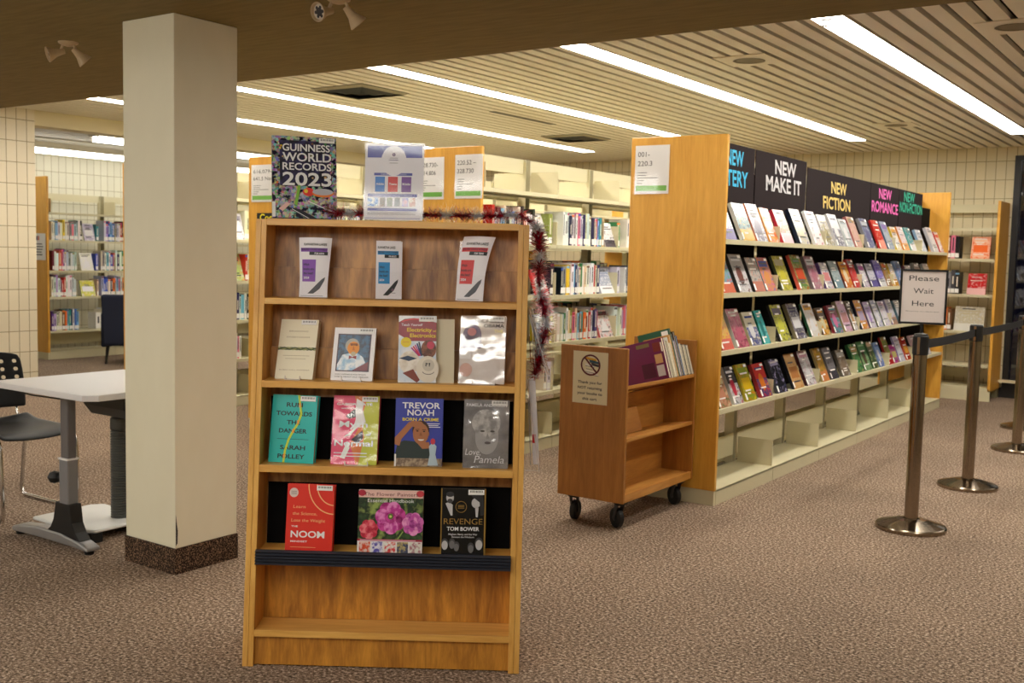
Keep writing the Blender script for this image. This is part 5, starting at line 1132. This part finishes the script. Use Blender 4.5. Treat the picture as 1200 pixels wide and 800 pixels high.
for (p, q, lab) in ((S[0], S[1], 'black belt stretched from the sign post to the second post'), (S[1], S[2], 'black belt stretched from the second post to the right edge post')):
    b = MB(BELT); n = 10; L = math.hypot(q[0] - p[0], q[1] - p[1]); ux, uy = (q[0] - p[0]) / L, (q[1] - p[1]) / L
    for i in range(n):
        f0, f1 = i / n, (i + 1) / n; P = lambda f: (p[0] + ux * (.052 + (L - .094) * f), p[1] + uy * (.052 + (L - .094) * f), .978 - .008 * 4 * f * (1 - f))
        A, B = P(f0), P(f1); e = .0012
        b.mesh([(A[0] - e, A[1], A[2] - .024), (A[0] + e, A[1], A[2] - .024), (A[0] + e, A[1], A[2] + .024), (A[0] - e, A[1], A[2] + .024), (B[0] - e, B[1], B[2] - .024), (B[0] + e, B[1], B[2] - .024), (B[0] + e, B[1], B[2] + .024), (B[0] - e, B[1], B[2] + .024)],
               [(0, 1, 5, 4), (1, 2, 6, 5), (2, 3, 7, 6), (3, 0, 4, 7)] + ([(0, 3, 2, 1)] if i == 0 else []) + ([(4, 5, 6, 7)] if i == n - 1 else []))
    o = b.build('barrier_belt'); tag(o, lab, 'barrier belt', 'barrier belts')
sg = thing('wait_sign', 'black-framed Please Wait Here sign on top of the nearest barrier post', 'sign', (S[0][0], S[0][1], 1.03), R(13.5))
b = MB(BLACK); b.lathe([(.034, 0), (.034, .004), (.006, .010), (.006, .06)], 16); b.build('stem', sg)
Wd, Hd = .232, .285
b = MB(flat((16, 16, 18), .4)); z0 = .055
b.box(-Wd / 2, Wd / 2, -.006, .006, z0, z0 + .011); b.box(-Wd / 2, Wd / 2, -.006, .006, z0 + Hd - .011, z0 + Hd); b.box(-Wd / 2, -Wd / 2 + .011, -.006, .006, z0 + .011, z0 + Hd - .011); b.box(Wd / 2 - .011, Wd / 2, -.006, .006, z0 + .011, z0 + Hd - .011); b.box(-Wd / 2 + .011, Wd / 2 - .011, .001, .006, z0 + .011, z0 + Hd - .011); b.build('frame', sg)
b = MB(WHITE); b.xf = Matrix.Translation((0, -.001, z0)); a = Art(b, Wd - .02, Hd, 0); a.rect(0, .03, 1, .97, fl((236, 226, 222), .5), 0)
a.text('Please', .5, .84, .095, INK, 2, .68).text('Wait', .5, .61, .095, INK, 2, .46).text('Here', .5, .38, .095, INK, 2, .50).text('Please keep two metres apart', .5, .235, .018, GTXT, 2, .76); b.build('paper', sg)

# ------------------------------------------------------------------ ceiling fittings
def spot(lab, x, y, angs):
    t = thing('spotlight', lab, 'spotlight', (x, y, LOW), R(30), 'twin spotlights on the low ceiling'); t.scale = (.74, .74, .74)
    cr = flat((196, 172, 136), .45)
    b = MB(cr); b.lathe([(0, 0), (.062, 0), (.060, -.008), (.04, -.02), (.018, -.026), (0, -.028)][::-1], 24); b.build('canopy', t)
    for sx, d in ((-.035, angs[0]), (.035, angs[1])):
        d = Vector(d).normalized(); p = Vector((sx * 1.5, 0, -.062))
        b = MB(cr); b.tube([(sx, 0, -.012), (sx * 1.4, 0, -.045), tuple(p)], .009, 8); b.build('arm', t)
        q = d.to_track_quat('Z', 'Y').to_matrix().to_4x4(); b = MB(cr); b.xf = Matrix.Translation(p) @ q
        b.lathe([(.0, -.028), (.016, -.026), (.02, 0), (.026, .03), (.042, .062), (.049, .076), (.049, .082), (.046, .082), (.036, .062)], 22); sh = b.build('lamp_head', t)
        b = MB(flat((190, 176, 160), .4)); b.xf = Matrix.Translation(p) @ q; b.disc((0, 0, .068), .039, 22)
        b.m(flat((40, 36, 44), .2)); b.disc((0, 0, .0684), .022, 16)
        for i in range(6): b.disc((.024 * math.cos(i * 1.047), .024 * math.sin(i * 1.047), .0688), .009, 10)
        b.build('bulb', sh)
spot('twin spotlight on the low ceiling left of the column', -4.669, 2.967, ((-.78, -.62, -.32), (.5, .35, -.6)))
spot('twin spotlight on the low ceiling at the top edge of the photo', -2.913, 2.98, ((-.5, -.85, -.25), (.5, .3, -.62)))
VB = flat((22, 20, 18), .6); VG = flat((150, 140, 112), .4)
def vent(lab, x, y, s):
    t = thing('air_diffuser', lab, 'air vent', (x, y, CEIL), None, 'square air vents in the slatted ceiling')
    b = MB(VB); b.box(-s, s, -s, s, -.004, .0); b.build('back_plate', t)
    for k in range(3):
        r0 = s * (1 - k * .3); b = MB(VB if k else VG); r1 = r0 - s * .12; z0, z1 = -.004 - .006 * k, -.02 - .006 * k
        for (ax, ay) in ((1, 0), (0, 1), (-1, 0), (0, -1)):
            f = lambda u, v, z: (u * ax - v * ay, u * ay + v * ax, z)
            b.face([f(r0, -r0, z0), f(r0, r0, z0), f(r1, r1, z1), f(r1, -r1, z1)])
        b.build('louvre', t)
vent('dark square air vent in the slatted ceiling above the record book', -5.771, 6.15, .27); vent('dark square air vent far back above the middle range', -5.907, 9.589, .27)
b = MB(VB); b.box(-.025, .025, -.5, .5, -.003, 0); b.m(VG).box(-.03, -.025, -.5, .5, -.005, 0); b.box(.025, .03, -.5, .5, -.005, 0)
o = b.build('slot_diffuser'); o.location = (-5.52, 8.05, CEIL); tag(o, 'thin dark slot in the slatted ceiling between two strip lights', 'air vent')
for x, y, lab in ((-2.641, 6.315, 'square plate with a round recess in the slatted ceiling, nearest'), (-2.693, 9.846, 'square plate with a round recess, farther back near the wall'), (-1.078, 6.055, 'square plate with a round recess at the upper right corner')):
    t = thing('recessed_fitting', lab, 'ceiling fitting', (x, y, CEIL), None, 'square plates in the slatted ceiling')
    b = MB(SLAT); b.box(-.17, .17, -.17, .17, -.006, 0); b.build('plate', t)
    b = MB(flat((120, 108, 80), .5)); b.lathe([(.10, -.008), (.085, -.010), (.08, -.0065), (0, -.0065)], 24); b.build('recess_ring', t)
p = at(968, 29, 'Z', CEIL - .03)
t = thing('sprinkler_head', 'small sprinkler head beside the bright strip light at upper right', 'sprinkler', (p.x, p.y, CEIL))
b = MB(SILVER); b.lathe([(.03, 0), (.028, -.006), (.01, -.012), (.008, -.03), (.02, -.034), (.02, -.036), (0, -.037)], 14); b.build('body', t)
b = MB(flat((60, 54, 44), .6)); b.lathe([(.07, 0), (.065, -.006), (0, -.008)], 20); o = b.build('ceiling_speaker'); o.location = (-10.75, 6.72, 2.66); tag(o, 'small dark round fitting in the back-room ceiling', 'ceiling fitting')
